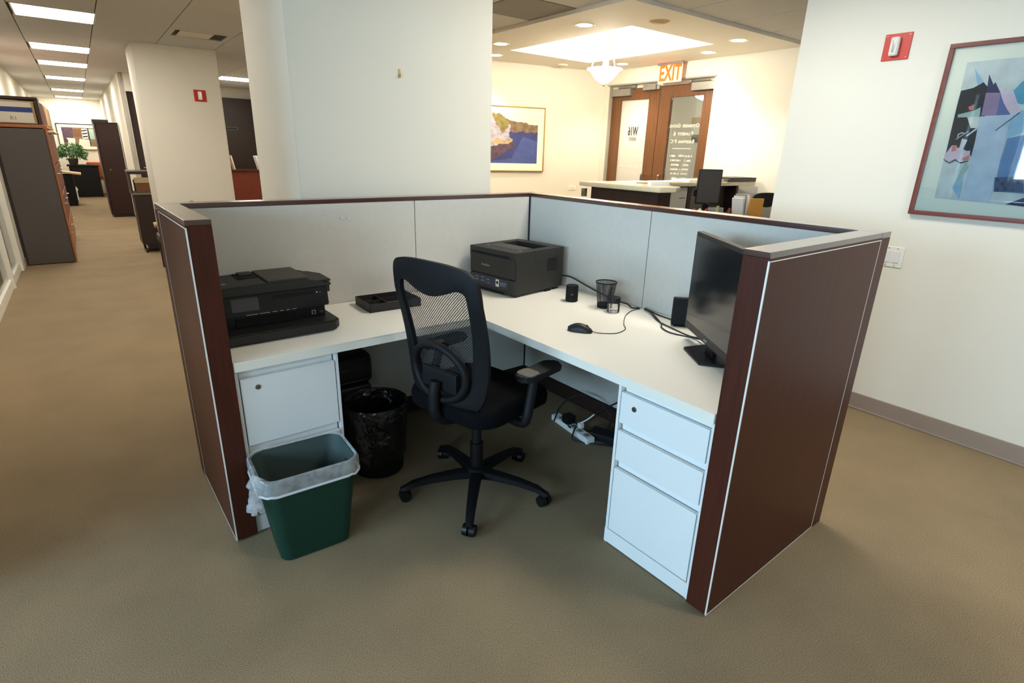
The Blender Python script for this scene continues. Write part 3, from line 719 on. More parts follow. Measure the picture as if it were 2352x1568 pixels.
# cables on the worktop
o = obj('power_cable', tube(bmesh.new(), [(-.045, -.36, HD+.075), (-.03, -.43, HD+.073), (-.022, -.55, HD+.045), (-.02, -.68, HD+.02), (-.03, -.80, HD+.012), (-.04, -.86, HD+.014), (-.05, -.90, HD+.006), (-.02, -.925, HD+.004)], .004, 8), 'cable')
tag(o, 'black cable sagging from the laser printer past the pen cup', 'cable')
dz = HD+.0045
for pts, lab in (([(-.01, -.95, dz), (-.06, -1.03, dz+.004), (-.13, -1.13, dz), (-.17, -1.24, dz), (-.20, -1.36, dz), (-.24, -1.47, dz+.03)], 'thick black cable curving from the partition seam to the monitor stand'),
                 ([(-.01, -.965, dz), (-.04, -1.06, dz), (-.05, -1.13, dz), (-.06, -1.19, dz), (-.07, -1.22, dz+.01)], 'black cable lying along the partition to the upright box'),
                 ([(-.012, -.955, dz+.005), (-.07, -1.05, dz+.005), (-.15, -1.16, dz), (-.2, -1.20, dz), (-.23, -1.27, dz), (-.21, -1.37, dz), (-.25, -1.46, dz+.02)], 'looped thin black cable in front of the monitor stand')):
    tag(obj('signal_cable', tube(bmesh.new(), pts, .0032, 8), 'cable'), lab, 'cable', 'cables behind the monitor')

# ------------------------------------------------------------------ office chair
CH = math.radians(11.2)
def make_chair(label):
    t = thing('office_chair', label, 'office chair', (-.99, -.853, 0), CH, 'office chairs')
    obj('hub', lathe(bmesh.new(), [(.045, .075), (.05, .09), (.045, .125), (.03, .135)], 24), 'plastic_matte', t)
    obj('gas_lift', lathe(bmesh.new(), [(.03, .12), (.03, .25), (.022, .252), (.022, .40)], 20), 'plastic_black', t)
    for k in range(5):
        a_ = math.radians(-130+72*k) - CH
        d = Vector((math.cos(a_), math.sin(a_), 0)); s = Vector((-d.y, d.x, 0))
        rings = []
        for r_, z_, hw_, th in ((.03, .118, .026, .04), (.1, .117, .025, .034), (.2, .108, .022, .028), (.29, .092, .019, .024), (.325, .074, .017, .024), (.345, .066, .012, .012)):
            c = d*r_; rings.append([c+s*hw_+Vector((0, 0, z_-th)), c+s*hw_*.95+Vector((0, 0, z_-.006)), c+s*hw_*.5+Vector((0, 0, z_)), c-s*hw_*.5+Vector((0, 0, z_)), c-s*hw_*.95+Vector((0, 0, z_-.006)), c-s*hw_+Vector((0, 0, z_-th))])
        lg = obj('leg', loft(bmesh.new(), rings), 'plastic_matte', t, ang=50)
        cc = d*.325; sw = math.radians(random.uniform(-40, 40)); wd = Matrix.Rotation(sw, 3, 'Z') @ s
        bm = bmesh.new()
        for q in (-1, 1): 
            p0 = cc + wd*(.005*q) + Vector((0, 0, .0275)); p1 = cc + wd*(.026*q) + Vector((0, 0, .0275))
            cyl(bm, p0, p1, .0275, .024, 24)
        cyl(bm, cc-wd*.01+Vector((0, 0, .0275)), cc+wd*.01+Vector((0, 0, .0275)), .012, n=12)
        cyl(bm, cc+Vector((0, 0, .03)), cc+Vector((0, 0, .072)), .008, n=12)
        obj('caster', bm, 'plastic_black', lg)
    obj('mechanism', B1(-.12, .12, -.07, .07, .39, .45, .012), 'plastic_matte', t)
    # seat cushion
    rings = []
    for z_, g in ((.45, .93), (.458, .985), (.48, 1.0), (.50, 1.0), (.522, .97), (.533, .88)):
        rings.append([Vector((.02+x*g, y*g, z_ - .02*max(0, (x-.14))/.1)) for x, y in rrect(.48, .49, .11, 6)])
    obj('seat', loft(bmesh.new(), rings), 'chair_seat_fabric', t, ang=60)
    # backrest
    def bs(y, z, off=0.0):
        k = (z-.5)/.6
        x = -.195 - .075*k + .02*math.sin(math.pi*min(1, max(0, k*1.3))) + .5*y*y + off
        return Vector((x, y, z))
    outer = [(0, .500), (.11, .502), (.185, .522), (.215, .59), (.232, .70), (.238, .84), (.238, .97), (.233, 1.035), (.218, 1.07), (.185, 1.092), (.1, 1.104), (0, 1.106)]
    inner = [(0, .55), (.09, .552), (.125, .57), (.150, .63), (.170, .73), (.182, .84), (.186, .93), (.186, .98), (.176, 1.008), (.138, 1.014), (.075, .985), (0, .968)]
    full = lambda h: h + [(-y, z) for y, z in h[-2:0:-1]]
    def dens(h, k=3):
        out = []
        for (y0_, z0_), (y1_, z1_) in zip(h, h[1:]+h[:1]):
            for j in range(k): out.append((y0_+(y1_-y0_)*j/k, z0_+(z1_-z0_)*j/k))
        return out
    oo, ii = dens(full(outer)), dens(full(inner))
    sm = lambda L_: [((L_[i-1][0]+2*L_[i][0]+L_[(i+1) % len(L_)][0])/4, (L_[i-1][1]+2*L_[i][1]+L_[(i+1) % len(L_)][1])/4) for i in range(len(L_))]
    oo, ii = sm(sm(oo)), sm(sm(ii))
    midp = [((a_[0]+b_[0])/2, (a_[1]+b_[1])/2) for a_, b_ in zip(oo, ii)]
    bm = bmesh.new()
    R_ = [[bs(y, z, .009) for y, z in ii], [bs(y, z, .013) for y, z in midp], [bs(y, z, .008) for y, z in oo], [bs(y*1.006, z, -.008) for y, z in oo], [bs(y, z, -.020) for y, z in midp], [bs(y, z, -.011) for y, z in ii]]
    vr = [[bm.verts.new(p) for p in r] for r in R_]; n = len(oo)
    for a_, b_ in zip(vr, vr[1:]+vr[:1]):
        for i in range(n): j = (i+1) % n; bm.faces.new((a_[i], a_[j], b_[j], b_[i]))
    fr = obj('back_frame', bm, 'plastic_matte', t, ang=60)
    # netting stretched over the frame
    bm = bmesh.new(); uv = bm.loops.layers.uv.new('UVMap'); NY, NZ = 16, 24
    def wid(z):
        for (y0_, z0_), (y1_, z1_) in zip(outer[:-1], outer[1:]):
            if z0_ <= z <= z1_ and z1_ > z0_: return y0_+(y1_-y0_)*(z-z0_)/(z1_-z0_)
        return .1
    grid = []
    for iz in range(NZ+1):
        z = .515+(1.06-.515)*iz/NZ; w_ = max(.06, wid(z)-.016)
        grid.append([(bm.verts.new(bs(w_*(2*iy/NY-1), z, .004)), w_*(2*iy/NY-1), z) for iy in range(NY+1)])
    for iz in range(NZ):
        for iy in range(NY):
            q = (grid[iz][iy], grid[iz][iy+1], grid[iz+1][iy+1], grid[iz+1][iy])
            f = bm.faces.new([v[0] for v in q])
            for lp, v in zip(f.loops, q): lp[uv].uv = (v[1], v[2])
    obj('back_netting', bm, 'chair_netting', t, ang=80)
    # lumbar hoop and spine
    ell = [bs(.145*math.cos(a_), .655+.115*math.sin(a_), -.026) for a_ in [2*math.pi*i/32 for i in range(33)]]
    obj('lumbar_hoop', tube(bmesh.new(), ell, .016, 10, smooth=False), 'plastic_matte', t, ang=60)
    obj('lumbar_pad', B1(-.012, .012, -.1, .1, -.045, .045, .01, mx=Matrix.Translation(bs(0, .62, -.016))), 'plastic_matte', t)
    sp = [(-.06, 0, .42), (-.16, 0, .425), (-.235, 0, .47), (-.245, 0, .56), bs(0, .62, -.04)]
    obj('spine', tube(bmesh.new(), sp, .024, 12), 'plastic_matte', t, ang=60)
    # arms
    for s in (-1, 1):
        ar = obj('armrest', tube(bmesh.new(), [(.0, s*.17, .435), (.0, s*.255, .435), (.0, s*.28, .47), (.02, s*.28, .55), (.045, s*.275, .635)], .02, 10), 'plastic_matte', t, ang=60)
        obj('arm_pad', prism(bmesh.new(), [(x+.075, y + s*.275) for x, y in rrect(.24, .085, .03)], .635, .66, bev=.006), 'plastic_black' if s > 0 else 'plastic_black', ar)
        obj('pad_rear', prism(bmesh.new(), [(x+.005, y+s*.275) for x, y in rrect(.07, .08, .02)], .659, .664, bev=.001), 'arm_pad', ar)
    obj('tilt_lever', tube(bmesh.new(), [(0, -.06, .42), (.01, -.2, .42), (.015, -.25, .415)], .007, 8), 'plastic_black', t)
    return t
chair = make_chair('black office chair with netted back inside the cubicle')

# ------------------------------------------------------------------ bins
t = thing('waste_bin', 'green plastic waste bin with a clear liner before the two-drawer pedestal', 'waste bin', (-1.712, -.735, 0), math.radians(-4))
NB = 9
bm = bmesh.new()
prof = [(.245, .175, 0.0), (.262, .19, .004), (.345, .25, .36), (.352, .257, .362), (.352, .257, .372), (.335, .24, .372), (.255, .182, .012)]
rings = [[Vector((x, y, z)) for x, y in rrect(wx, wy, .05 if wx > .3 else .04, NB)] for wx, wy, z in prof]
obj('shell', loft(bm, rings), 'bin_green', t, ang=50)
def wob(i, n, amp, seed): return amp*(noise.noise(Vector((math.cos(2*math.pi*i/n)*3, math.sin(2*math.pi*i/n)*3, seed*7.3))))
n = 4*(NB+1); bm = bmesh.new(); rings = []
for k, (wx, wy, z, amp) in enumerate(((.33, .235, .29, .004), (.335, .24, .34, .002), (.34, .246, .376, .001), (.356, .262, .379, .001), (.368, .272, .368, .001), (.369, .274, .345, .002), (.368, .273, .325, .002), (.362, .268, .316, .001), (.356, .262, .318, .001))):
    rr = rrect(wx, wy, .055, NB); rings.append([Vector((x*(1+wob(i, n, amp*6, k)), y*(1+wob(i, n, amp*6, k+3)), z + wob(i, n, (.008 if k in (0, 6, 7, 8) else .002), k+9))) for i, (x, y) in enumerate(rr)])
obj('liner', loft(bm, rings, False, False), 'liner_clear', t, ang=70)
hem = [(x*(1+wob(i, n, .012, 7)), y*(1+wob(i, n, .012, 10)), .317+wob(i, n, .008, 16)) for i, (x, y) in enumerate(rrect(.364, .27, .055, NB))]
obj('liner_hem', tube(bmesh.new(), hem+hem[:1], .005, 8, smooth=False), 'liner_hem', t, ang=70)
rings = []
for k, (wx, wy, z, amp) in enumerate(((.20, .13, .02, .05), (.25, .17, .12, .03), (.31, .21, .25, .012), (.333, .238, .371, .001))):
    rr = rrect(wx, wy, .05, NB); rings.append([Vector((x*(1+wob(i, n, amp*4, k+20)), y*(1+wob(i, n, amp*4, k+23)), z)) for i, (x, y) in enumerate(rr)])
obj('liner_bag', loft(bmesh.new(), rings, True, False), 'liner_inside', t, ang=70)
bm = bmesh.new()
tube(bm, [(-.165, -.07, .372), (-.192, -.085, .34), (-.198, -.09, .29), (-.205, -.10, .25)], .02, 12, radii=[.03, .03, .016, .02, .026, .01])
obj('liner_knot', bm, 'liner_clear', t, ang=70)
# black bin with black liner under the desk
t = thing('waste_bin', 'round black bin with a shiny black bag under the desk', 'waste bin', (-1.262, -.405, 0))
obj('shell', lathe(bmesh.new(), [(.11, 0), (.118, .004), (.14, .34), (.143, .35), (.137, .35), (.112, .01)], 40), 'plastic_matte', t)
wb = lambda a_, z: 1 + .03*noise.noise(Vector((math.cos(a_)*5, math.sin(a_)*5, z*26))) + .018*noise.noise(Vector((math.cos(a_)*13, math.sin(a_)*13, z*60)))
obj('liner', lathe(bmesh.new(), [(.126, .065), (.131, .08), (.134, .11), (.137, .15), (.139, .19), (.142, .23), (.146, .27), (.148, .31), (.150, .345), (.147, .36), (.136, .356), (.13, .30), (.12, .2), (.10, .05)], 72, cap0=False, cap1=True, wob=wb), 'liner_black', t, ang=80)
# dark machine tucked behind the bins
t = thing('paper_shredder', 'dark rounded office machine standing behind the round black bin', 'shredder', (-1.33, -.132, 0))
obj('bin', B1(-.135, .135, -.10, .10, 0, .37, .02), 'plastic_dark', t)
obj('head', B1(-.145, .145, -.11, .11, .37, .535, .04, seg=4), 'plastic_black', t)
obj('trim_strip', B1(-.13, .13, -.112, -.108, .40, .404), 'plastic_mid', t)
obj('feed_slot', B1(-.11, .11, -.02, -.01, .533, .537), 'plastic_matte', t)
obj('trim_strip', B1(-.10, .02, -.112, -.106, .465, .468), 'plastic_mid', t)
# power strip, adapters and cords under the right desk
t = thing('power_strip', 'white power strip lying on the carpet under the desk', 'power strip', (-.225, -.705, 0), math.radians(-8))
obj('body', B1(-.028, .028, -.17, .17, 0, .035, .006), 'steel_white', t)
for i in range(5): obj('socket', B1(-.014, .014, -.145+i*.058, -.115+i*.058, .034, .0365, .001), 'shade_grey', t)
t = thing('power_adapter', 'black power adapter brick on the carpet by the power strip', 'adapter', (-.15, -.88, 0), math.radians(20))
obj('brick', B1(-.045, .045, -.08, .08, 0, .045, .008), 'plastic_matte', t)
obj('lead', tube(bmesh.new(), [(0, .08, .02), (.01, .12, .015), (-.03, .17, .02), (-.05, .2, .045)], .004, 8), 'cable', t)
t = thing('power_adapter', 'black plug block clipped onto the power strip', 'adapter', (-.222, -.67, .0362), math.radians(-8))
obj('block', B1(-.03, .03, -.028, .028, 0, .05, .006), 'plastic_matte', t)
t = thing('plug', 'white plug with a white cord end on the power strip', 'plug', (-.21, -.755, .0362), math.radians(-8))
obj('body', B1(-.014, .014, -.014, .014, 0, .03, .004), 'label_white', t)
obj('cord', tube(bmesh.new(), [(0, 0, .03), (.02, -.03, .06), (.04, -.06, .10)], .004, 8), 'label_white', t)
for pts, lab in (([(-.17, -.82, .135), (-.12, -.95, .25), (-.09, -1.15, .36), (-.06, -1.36, .41), (-.03, -1.445, .42)], 'thick black cord rising from the power strip behind the pedestal'),
                 ([(-.12, -.90, .05), (-.10, -.97, .13), (-.08, -1.08, .27), (-.05, -1.25, .37), (-.03, -1.44, .42)], 'thin black cord rising from the adapter brick behind the pedestal'),
                 ([(-.27, -.60, .03), (-.20, -.58, .10), (-.12, -.62, .16), (-.08, -.74, .16), (-.06, -.84, .09), (-.10, -.86, .04)], 'loop of black cord over the end of the power strip'),
                 ([(-.24, -.75, .05), (-.28, -.77, .04), (-.30, -.80, .006), (-.22, -.92, .005), (-.1, -1.05, .005)], 'black cord lying on the carpet beside the adapter brick')):
    tag(obj('power_cable', tube(bmesh.new(), pts, .0045, 8), 'cable'), lab, 'cable', 'cables under the desk')

# ------------------------------------------------------------------ right wall: strobe, switch, framed print
def strobe(label, t):
    # local: plate in x (width) / z (height), facing -y
    obj('plate', B1(-.066, .066, -.008, 0, -.066, .066, .002), 'red_plate', t)
    obj('lens', prism(bmesh.new(), rrect(.042, .092, .008, 3), .008, .036, mx=frame3((-.004, 0, 0), (1, 0, 0), (0, 0, 1)), bev=.005), 'clear_lens', t)
    obj('flash_tube', B1(-.010, .002, -.038, -.030, -.03, .03, .002), 'chrome', t)
    for x in (-.055, .055):
        for z in (-.055, .055): obj('screw', cyl(bmesh.new(), (x, -.007, z), (x, -.0095, z), .003, n=8), 'lock_metal', t)
t = bthing('fire_strobe', 'red fire alarm strobe high on the right-hand wall by the framed print', 'fire alarm', 1.52, -1.265, 2.083, -math.pi/2, 'red fire strobes'); strobe('', t)
t = bthing('fire_strobe', 'red fire alarm strobe on the column beside the corridor', 'fire alarm', -.855, 5.48, 2.03, 0, 'red fire strobes'); strobe('', t)
t = bthing('light_switch', 'white double rocker light switch on the wall behind the end panel', 'light switch', 1.52, -1.492, .968, -math.pi/2)
obj('plate', B1(-.058, .058, -.006, 0, -.058, .058, .002), 'switch_white', t)
for x in (-.023, .023): obj('rocker', B1(-.0165+x, .0165+x, -.010, -.005, -.033, .033, .002), 'label_white', t)
for x in (-.023, .023):
    for z in (-.048, .048): obj('screw', cyl(bmesh.new(), (x, -.005, z), (x, -.0075, z), .003, n=8), 'lock_metal', t)
# framed abstract print: 0.68 x 0.85 m
PV0, PV1, PZ0, PZ1 = -1.522, -2.27, 1.217, 2.064
t = bthing('framed_print', 'large cherry-framed abstract print with white mat on the right-hand wall', 'picture', 1.52, PV0, PZ0, -math.pi/2)
pw, ph = PV0-PV1, PZ1-PZ0          # local x to the right (towards -v), z up, faces -y
for q in ((0, pw, 0, .022), (0, pw, ph-.022, ph), (0, .022, .022, ph-.022), (pw-.022, pw, .022, ph-.022)):
    obj('frame_rail', B1(q[0], q[1], -.028, 0, q[2], q[3], .002), 'frame_cherry', t)
obj('mat_board', B1(.02, pw-.02, -.012, -.004, .02, ph-.02), 'mat_board', t, smooth=False)
def artpoly(name, polys, parent, plane_u, origin, ystart, zstep=.00025):
    cols = []; bm = bmesh.new(); k = 0
    for pix, colname in polys:
        if colname not in cols: cols.append(colname)
        pts = []
        for px, py in pix:
            p = atu(px, py, plane_u); pts.append(Vector((origin[0]-p.y, ystart - zstep*k, p.z-origin[1])))
        vs_ = [bm.verts.new(p) for p in pts]
        f = bm.faces.new(vs_); f.material_index = cols.index(colname); k += 1
    me = bpy.data.meshes.new(name); bm.to_mesh(me); bm.free()
    for c in cols: me.materials.append(MATS[c])
    o = bpy.data.objects.new(name, me); COL.objects.link(o); o.parent = parent; return o
for nm, c in (('ink_bg', (206, 208, 202)), ('ink_black', (30, 31, 42)), ('ink_sage', (160, 184, 172)), ('ink_cream', (214, 212, 196)), ('ink_mauve', (150, 122, 150)), ('ink_dusk', (96, 104, 152)), ('ink_pink', (216, 190, 200)), ('ink_coral', (214, 122, 110)), ('ink_blue', (96, 132, 172)), ('ink_lightblue', (150, 184, 204)), ('ink_teal', (86, 156, 180)), ('ink_greyblue', (186, 196, 206)), ('ink_slate', (60, 84, 120)), ('ink_navy', (44, 48, 88)),
              ('lake_blue', (70, 84, 142)), ('lake_deep', (58, 64, 116)), ('hill_brown', (126, 104, 78)), ('rock_tan', (176, 152, 112)), ('rock_lav', (168, 160, 170)), ('sky_cream', (226, 222, 208)), ('shore_dark', (88, 66, 78)), ('tree_olive', (128, 116, 66))):
    mat(nm, c, 0.8, **(dict(var=.30, vscale=22) if nm.split('_')[0] in ('hill', 'rock', 'tree', 'shore') else dict(var=.12, vscale=14)))
def crop(x0, y0, s): return lambda L_: [(x0+a_/s, y0+b_/s) for a_, b_ in L_]
P = crop(2040, 80, 1087/312)
ink = [
 (P([(640, 222), (1700, 120), (1560, 1420), (375, 1305)]), 'ink_bg'),
 (P([(590, 450), (690, 425), (770, 380), (800, 415), (830, 470), (790, 640), (735, 700), (700, 860), (670, 975), (640, 930), (560, 900), (470, 945), (505, 790), (560, 560)]), 'ink_black'),
 (P([(700, 270), (770, 375), (720, 405)]), 'ink_lightblue'),
 (P([(800, 415), (815, 318), (850, 400), (865, 378), (905, 465), (795, 465)]), 'ink_navy'),
 (P([(790, 465), (905, 465), (920, 520), (870, 645), (750, 650)]), 'ink_mauve'),
 (P([(905, 475), (930, 540), (985, 640), (870, 645), (890, 560)]), 'ink_dusk'),
 (P([(905, 465), (1050, 460), (1040, 560), (1060, 600), (1010, 650), (965, 610), (930, 545)]), 'ink_pink'),
 (P([(945, 415), (960, 455), (930, 460)]), 'ink_pink'),
 (P([(648, 580), (697, 555), (690, 600), (660, 606)]), 'ink_coral'),
 (P([(565, 640), (700, 605), (748, 580), (740, 655), (630, 660), (565, 662)]), 'ink_sage'),
 (P([(640, 660), (735, 655), (740, 690), (725, 745), (668, 748)]), 'ink_cream'),
 (P([(740, 655), (1000, 645), (960, 780), (930, 900), (890, 1060), (850, 1200), (820, 1345), (590, 1320), (640, 1120), (700, 870)]), 'ink_greyblue'),
 (P([(1000, 650), (1087, 600), (1087, 780), (960, 830), (975, 740)]), 'ink_lightblue'),
 (P([(960, 830), (1300, 760), (1300, 1290), (850, 1250), (905, 1010)]), 'ink_blue'),
 (P([(860, 1140), (1087, 1130), (1087, 1260), (850, 1255)]), 'ink_slate'),
 (P([(945, 1355), (1300, 1230), (1300, 1400)]), 'ink_navy'),
 (P([(1010, 450), (1087, 370), (1200, 420), (1087, 560), (1045, 550)]), 'ink_teal'),
 (P([(632, 805), (715, 745), (722, 755), (640, 815)]), 'ink_bg'),
 (P([(600, 830), (643, 842), (575, 980), (560, 960)]), 'ink_bg'),
 (P([(470, 950), (520, 885), (560, 885), (555, 920), (620, 935), (665, 925), (660, 985), (600, 1000), (550, 990), (500, 1010), (455, 990)]), 'ink_pink'),
 (P([(520, 890), (558, 888), (548, 930), (515, 935)]), 'ink_coral'), (P([(600, 990), (655, 960), (655, 1000), (615, 1010)]), 'ink_coral'),
 (P([(455, 992), (470, 1005), (500, 1022), (545, 995), (580, 1020), (650, 1008), (650, 1014), (585, 1030), (545, 1005), (500, 1030), (470, 1014), (452, 998)]), 'ink_black'),
 (P([(630, 1020), (650, 1060), (610, 1110), (520, 1220), (600, 1070)]), 'ink_sage'), (P([(520, 1220), (610, 1120), (575, 1315)]), 'ink_lightblue'),
 (P([(865, 765), (1060, 620), (1062, 626), (868, 769)]), 'ink_navy'),
 (P([(562, 820), (568, 795), (600, 780), (628, 790), (622, 796), (600, 788), (575, 800), (570, 820)]), 'ink_bg'),
 (P([(550, 836), (650, 770), (652, 775), (553, 840)]), 'ink_bg'),
]
for a_, b_, c_ in ((885, 1160, 16), (925, 1190, 18), (880, 1240, 14), (945, 1230, 16), (990, 1165, 13), (1005, 1240, 10), (1050, 1180, 14)):
    ink.append((P([(a_+c_*math.cos(q), b_+c_*1.1*math.sin(q)) for q in [2*math.pi*i/8 for i in range(8)]]), 'ink_navy'))
artpoly('print', ink, t, 1.52, (PV0, PZ0), -.0125)
obj('glazing', B1(.02, pw-.02, -.0235, -.022, .02, ph-.02), 'picture_glass', t, smooth=False)
# hook on the big column
t = bthing('wall_hook', 'small brass picture hook on the big white column', 'hook', -.806, .082, 1.843)
obj('plate', B1(-.005, .005, -.003, 0, -.02, .02, .001), 'frame_gold', t)
obj('hook', tube(bmesh.new(), [(0, -.003, -.005), (0, -.01, -.015), (0, -.014, -.008), (0, -.013, 0)], .002, 6), 'frame_gold', t)

# ------------------------------------------------------------------ reception: painting, doors, exit sign
wd_ = Vector((3.66-.95, 3.02-3.62, 0)).normalized(); wa = math.atan2(wd_.y, wd_.x)
def on_wall(px, py):        # point on the slanting reception wall (building axes)
    c = tB(CAM); d = tB(ray(px, py)); n_ = Vector((-wd_.y, wd_.x, 0)); p0 = Vector((3.66, 3.02, 0)); s = (p0-c).dot(n_)/d.dot(n_); return c+d*s
a_ = on_wall(1252, 248); b_ = on_wall(1246, 394); pw2 = 1.02; ph2 = a_.z-b_.z
org = (a_+b_)/2 - wd_*pw2
t = bthing('framed_painting', 'gold-framed painting of a blue lake below brown hills', 'picture', org.x, org.y, b_.z, wa)
for q in ((0, pw2, 0, .012), (0, pw2, ph2-.012, ph2), (0, .012, .012, ph2-.012), (pw2-.012, pw2, .012, ph2-.012)):
    obj('frame_rail', B1(q[0], q[1], -.025, 0, q[2], q[3], .002), 'frame_gold', t)
obj('mat_board', B1(.01, pw2-.01, -.012, -.002, .01, ph2-.01), 'mat_board', t, smooth=False)
X0, X1, Z0, Z1 = .1, pw2-.1, .1, ph2-.085
def pl(L_): return [(X0+(X1-X0)*p[0], Z0+(Z1-Z0)*p[1]) for p in L_]
bm = bmesh.new(); cols = []
for k, (L_, c_) in enumerate((([(0, 0), (1, 0), (1, 1), (0, 1)], 'sky_cream'), ([(0, 0), (1, 0), (1, .66), (.3, .68), (0, .6)], 'lake_blue'), ([(0, 0), (.55, .1), (.75, .55), (1, .45), (1, .66), (.6, .69), (.4, .66)], 'lake_deep'),
        ([(.45, .62), (.46, .88), (.6, .84), (.75, .82), (.85, .8), (1, .78), (1, .63), (.7, .64)], 'hill_brown'), ([(0, .3), (0, 1), (.35, 1), (.42, .93), (.5, .8), (.52, .7), (.5, .55), (.58, .46), (.5, .4), (.36, .37)], 'rock_lav'),
        ([(.2, .98), (.35, .98), (.5, .85), (.5, .72), (.4, .6), (.3, .75)], 'tree_olive'), ([(.3, .5), (.42, .46), (.58, .5), (.57, .45), (.48, .4), (.3, .36), (.2, .4)], 'rock_tan'), ([(.0, .2), (.3, .36), (.5, .4), (.58, .44), (.6, .36), (.5, .28), (.2, .05), (0, .02)], 'shore_dark'))):
    if c_ not in cols: cols.append(c_)
    pts = []
    for (xa, za), (xb, zb_) in zip(L_, L_[1:]+L_[:1]):
        nn = max(1, int(math.hypot(xb-xa, zb_-za)/.03))
        for j in range(nn):
            x = xa+(xb-xa)*j/nn; z = za+(zb_-za)*j/nn; e_ = (.02 if k in (3, 4, 5, 6, 7) and .02 < x < .98 else 0)
            pts.append((x+random.uniform(-e_, e_), z+random.uniform(-e_, e_)))
    f = bm.faces.new([bm.verts.new((x, -.0123-.0003*k, z)) for x, z in pl(pts)]); f.material_index = cols.index(c_)
me = bpy.data.meshes.new('painting'); bm.to_mesh(me); bm.free()
for c_ in cols: me.materials.append(MATS[c_])
o = bpy.data.objects.new('painting', me); COL.objects.link(o); o.parent = t
p = on_wall(1314, 431)
t = bthing('wall_outlet', 'cream outlet plate on the wall below the lake painting', 'outlet', p.x, p.y, p.z, wa)
obj('plate', B1(-.06, .06, -.006, 0, -.03, .03, .002), 'switch_white', t)
obj('socket', B1(-.035, .035, -.0075, -.005, -.012, .012, .001), 'paper_pale', t)
# entrance double door (structure) in a recessed frame
UD = 3.70
def leaf(n, v0, v1, hinge_left, lock_side):
    d = bpy.data.objects.new('door_%d' % n, None); COL.objects.link(d); d['kind'] = 'structure'; d.location = fB(UD, (v0+v1)/2, 0); d.rotation_euler.z = -math.pi/2 - TH
    hw_ = (v1-v0)/2; st_ = .165      # local x to the right seen from inside (towards -v)
    for q in ((-hw_, -hw_+st_, .01, 2.29), (hw_-st_, hw_, .01, 2.29), (-hw_+st_, hw_-st_, 2.16, 2.29), (-hw_+st_, hw_-st_, .01, .28)):
        obj('stile', B1(q[0], q[1], 0, .045, q[2], q[3], .002), 'veneer_brown', d)
    return d, hw_-st_
dl, gw = leaf(1, 2.135, 2.93, True, 1); dr, gw2 = leaf(2, 1.335, 2.128, False, 0)
obj('pane', B1(-gw, gw, .018, .026, .28, 2.16), 'frosted', dl, smooth=False)
obj('pane', B1(-gw2, gw2, .018, .026, .28, 2.16), 'glass', dr, smooth=False)
mir = lambda x, z, y=.0165: frame3((x, y, z), (-1, 0, 0), (0, 0, 1))       # lettering on the outside, seen mirrored
obj('logo_ring', lathe(bmesh.new(), [(.135, -.0004), (.137, .0004), (.15, .0004), (.152, -.0004)], 40, cap0=False, cap1=False), 'vinyl_pale', dl).matrix_local = mir(0.0, 1.74)
text('logo_lettering', 'W16', .15, mir(0.0, 1.775), 'vinyl_black', dl, sx=.55, bold=.003)
text('logo_lettering', 'ENERGY', .062, mir(0.0, 1.685), 'shade_grey', dl, sx=.55, bold=.001)
strokes('door_lettering', mir(0, 1.345), -.2, .2, .026, 'paper_pale', dl)
def smallcaps(parent, words, z, big, y=.0165):
    # first letter of each word larger; laid out by measured widths, then mirrored
    segs = []
    for wi, wrd in enumerate(words):
        segs.append((wrd[0], big)); 
        if len(wrd) > 1: segs.append((wrd[1:], big*.76))
        segs.append((' ', big*.5))
    segs = segs[:-1]; wl = [len(s_)*sz*.62 for s_, sz in segs]; x = sum(wl)/2
    for (s_, sz), w_ in zip(segs, wl):
        if s_.strip(): text('door_lettering', s_, sz, mir(x-w_/2, z-(big-sz)*.36, y), 'vinyl_white', parent, sx=.93)
        x -= w_
smallcaps(dr, ['OSTRAGER', 'CHONG'], 1.835, .062); smallcaps(dr, ['FLAHERTY', '&'], 1.745, .06); smallcaps(dr, ['BROITMAN', 'P', 'C'], 1.655, .06)
obj('door_rule', B1(-.13, .13, .0155, .017, 1.572, 1.577), 'vinyl_white', dr, smooth=False)
for i, (a0, s_, a1) in enumerate(((.11, '& ASSOC', .10), (.07, 'J. L', .16), (0, 'SUSAN L.', .12), (0, 'EDWARD', .16), (0, 'CLARK &', .13), (0, 'PAUL D.', .09))):
    z_ = 1.49-i*.052; wt = len(s_)*.0165; tot = a0+wt+a1; x_ = -tot/2
    if a0: strokes('door_lettering', mir(0, z_), x_, x_+a0-.012, .022, 'vinyl_white', dr)
    text('door_lettering', s_, .033, mir(-(x_+a0), z_), 'vinyl_white', dr, sx=.72, align='LEFT')
    strokes('door_lettering', mir(0, z_), x_+a0+wt+.008, x_+tot, .022, 'vinyl_white', dr)
for d, x in ((dl, gw+.03), (dr, -gw2-.03)):
    obj('pull_handle', tube(bmesh.new(), [(x, 0, .95), (x, -.045, .95), (x, -.05, 1.0), (x, -.05, 1.2), (x, -.045, 1.25), (x, 0, 1.25)], .01, 8), 'chrome', d)
bm = B1(3.64, 3.78, 2.93, 2.955, 0, 2.335, .002); box(bm, 3.64, 3.78, 1.31, 1.335, 0, 2.335, .002); box(bm, 3.70, 3.78, 1.335, 2.93, 2.295, 2.335, .002)
struct('trim_2', bm, 'paint_cream', smooth=True)
bm = B1(3.622, 3.64, 1.31, 2.955, 2.335, 2.352, .002)
struct('trim_3', bm, 'door_grey', smooth=True)
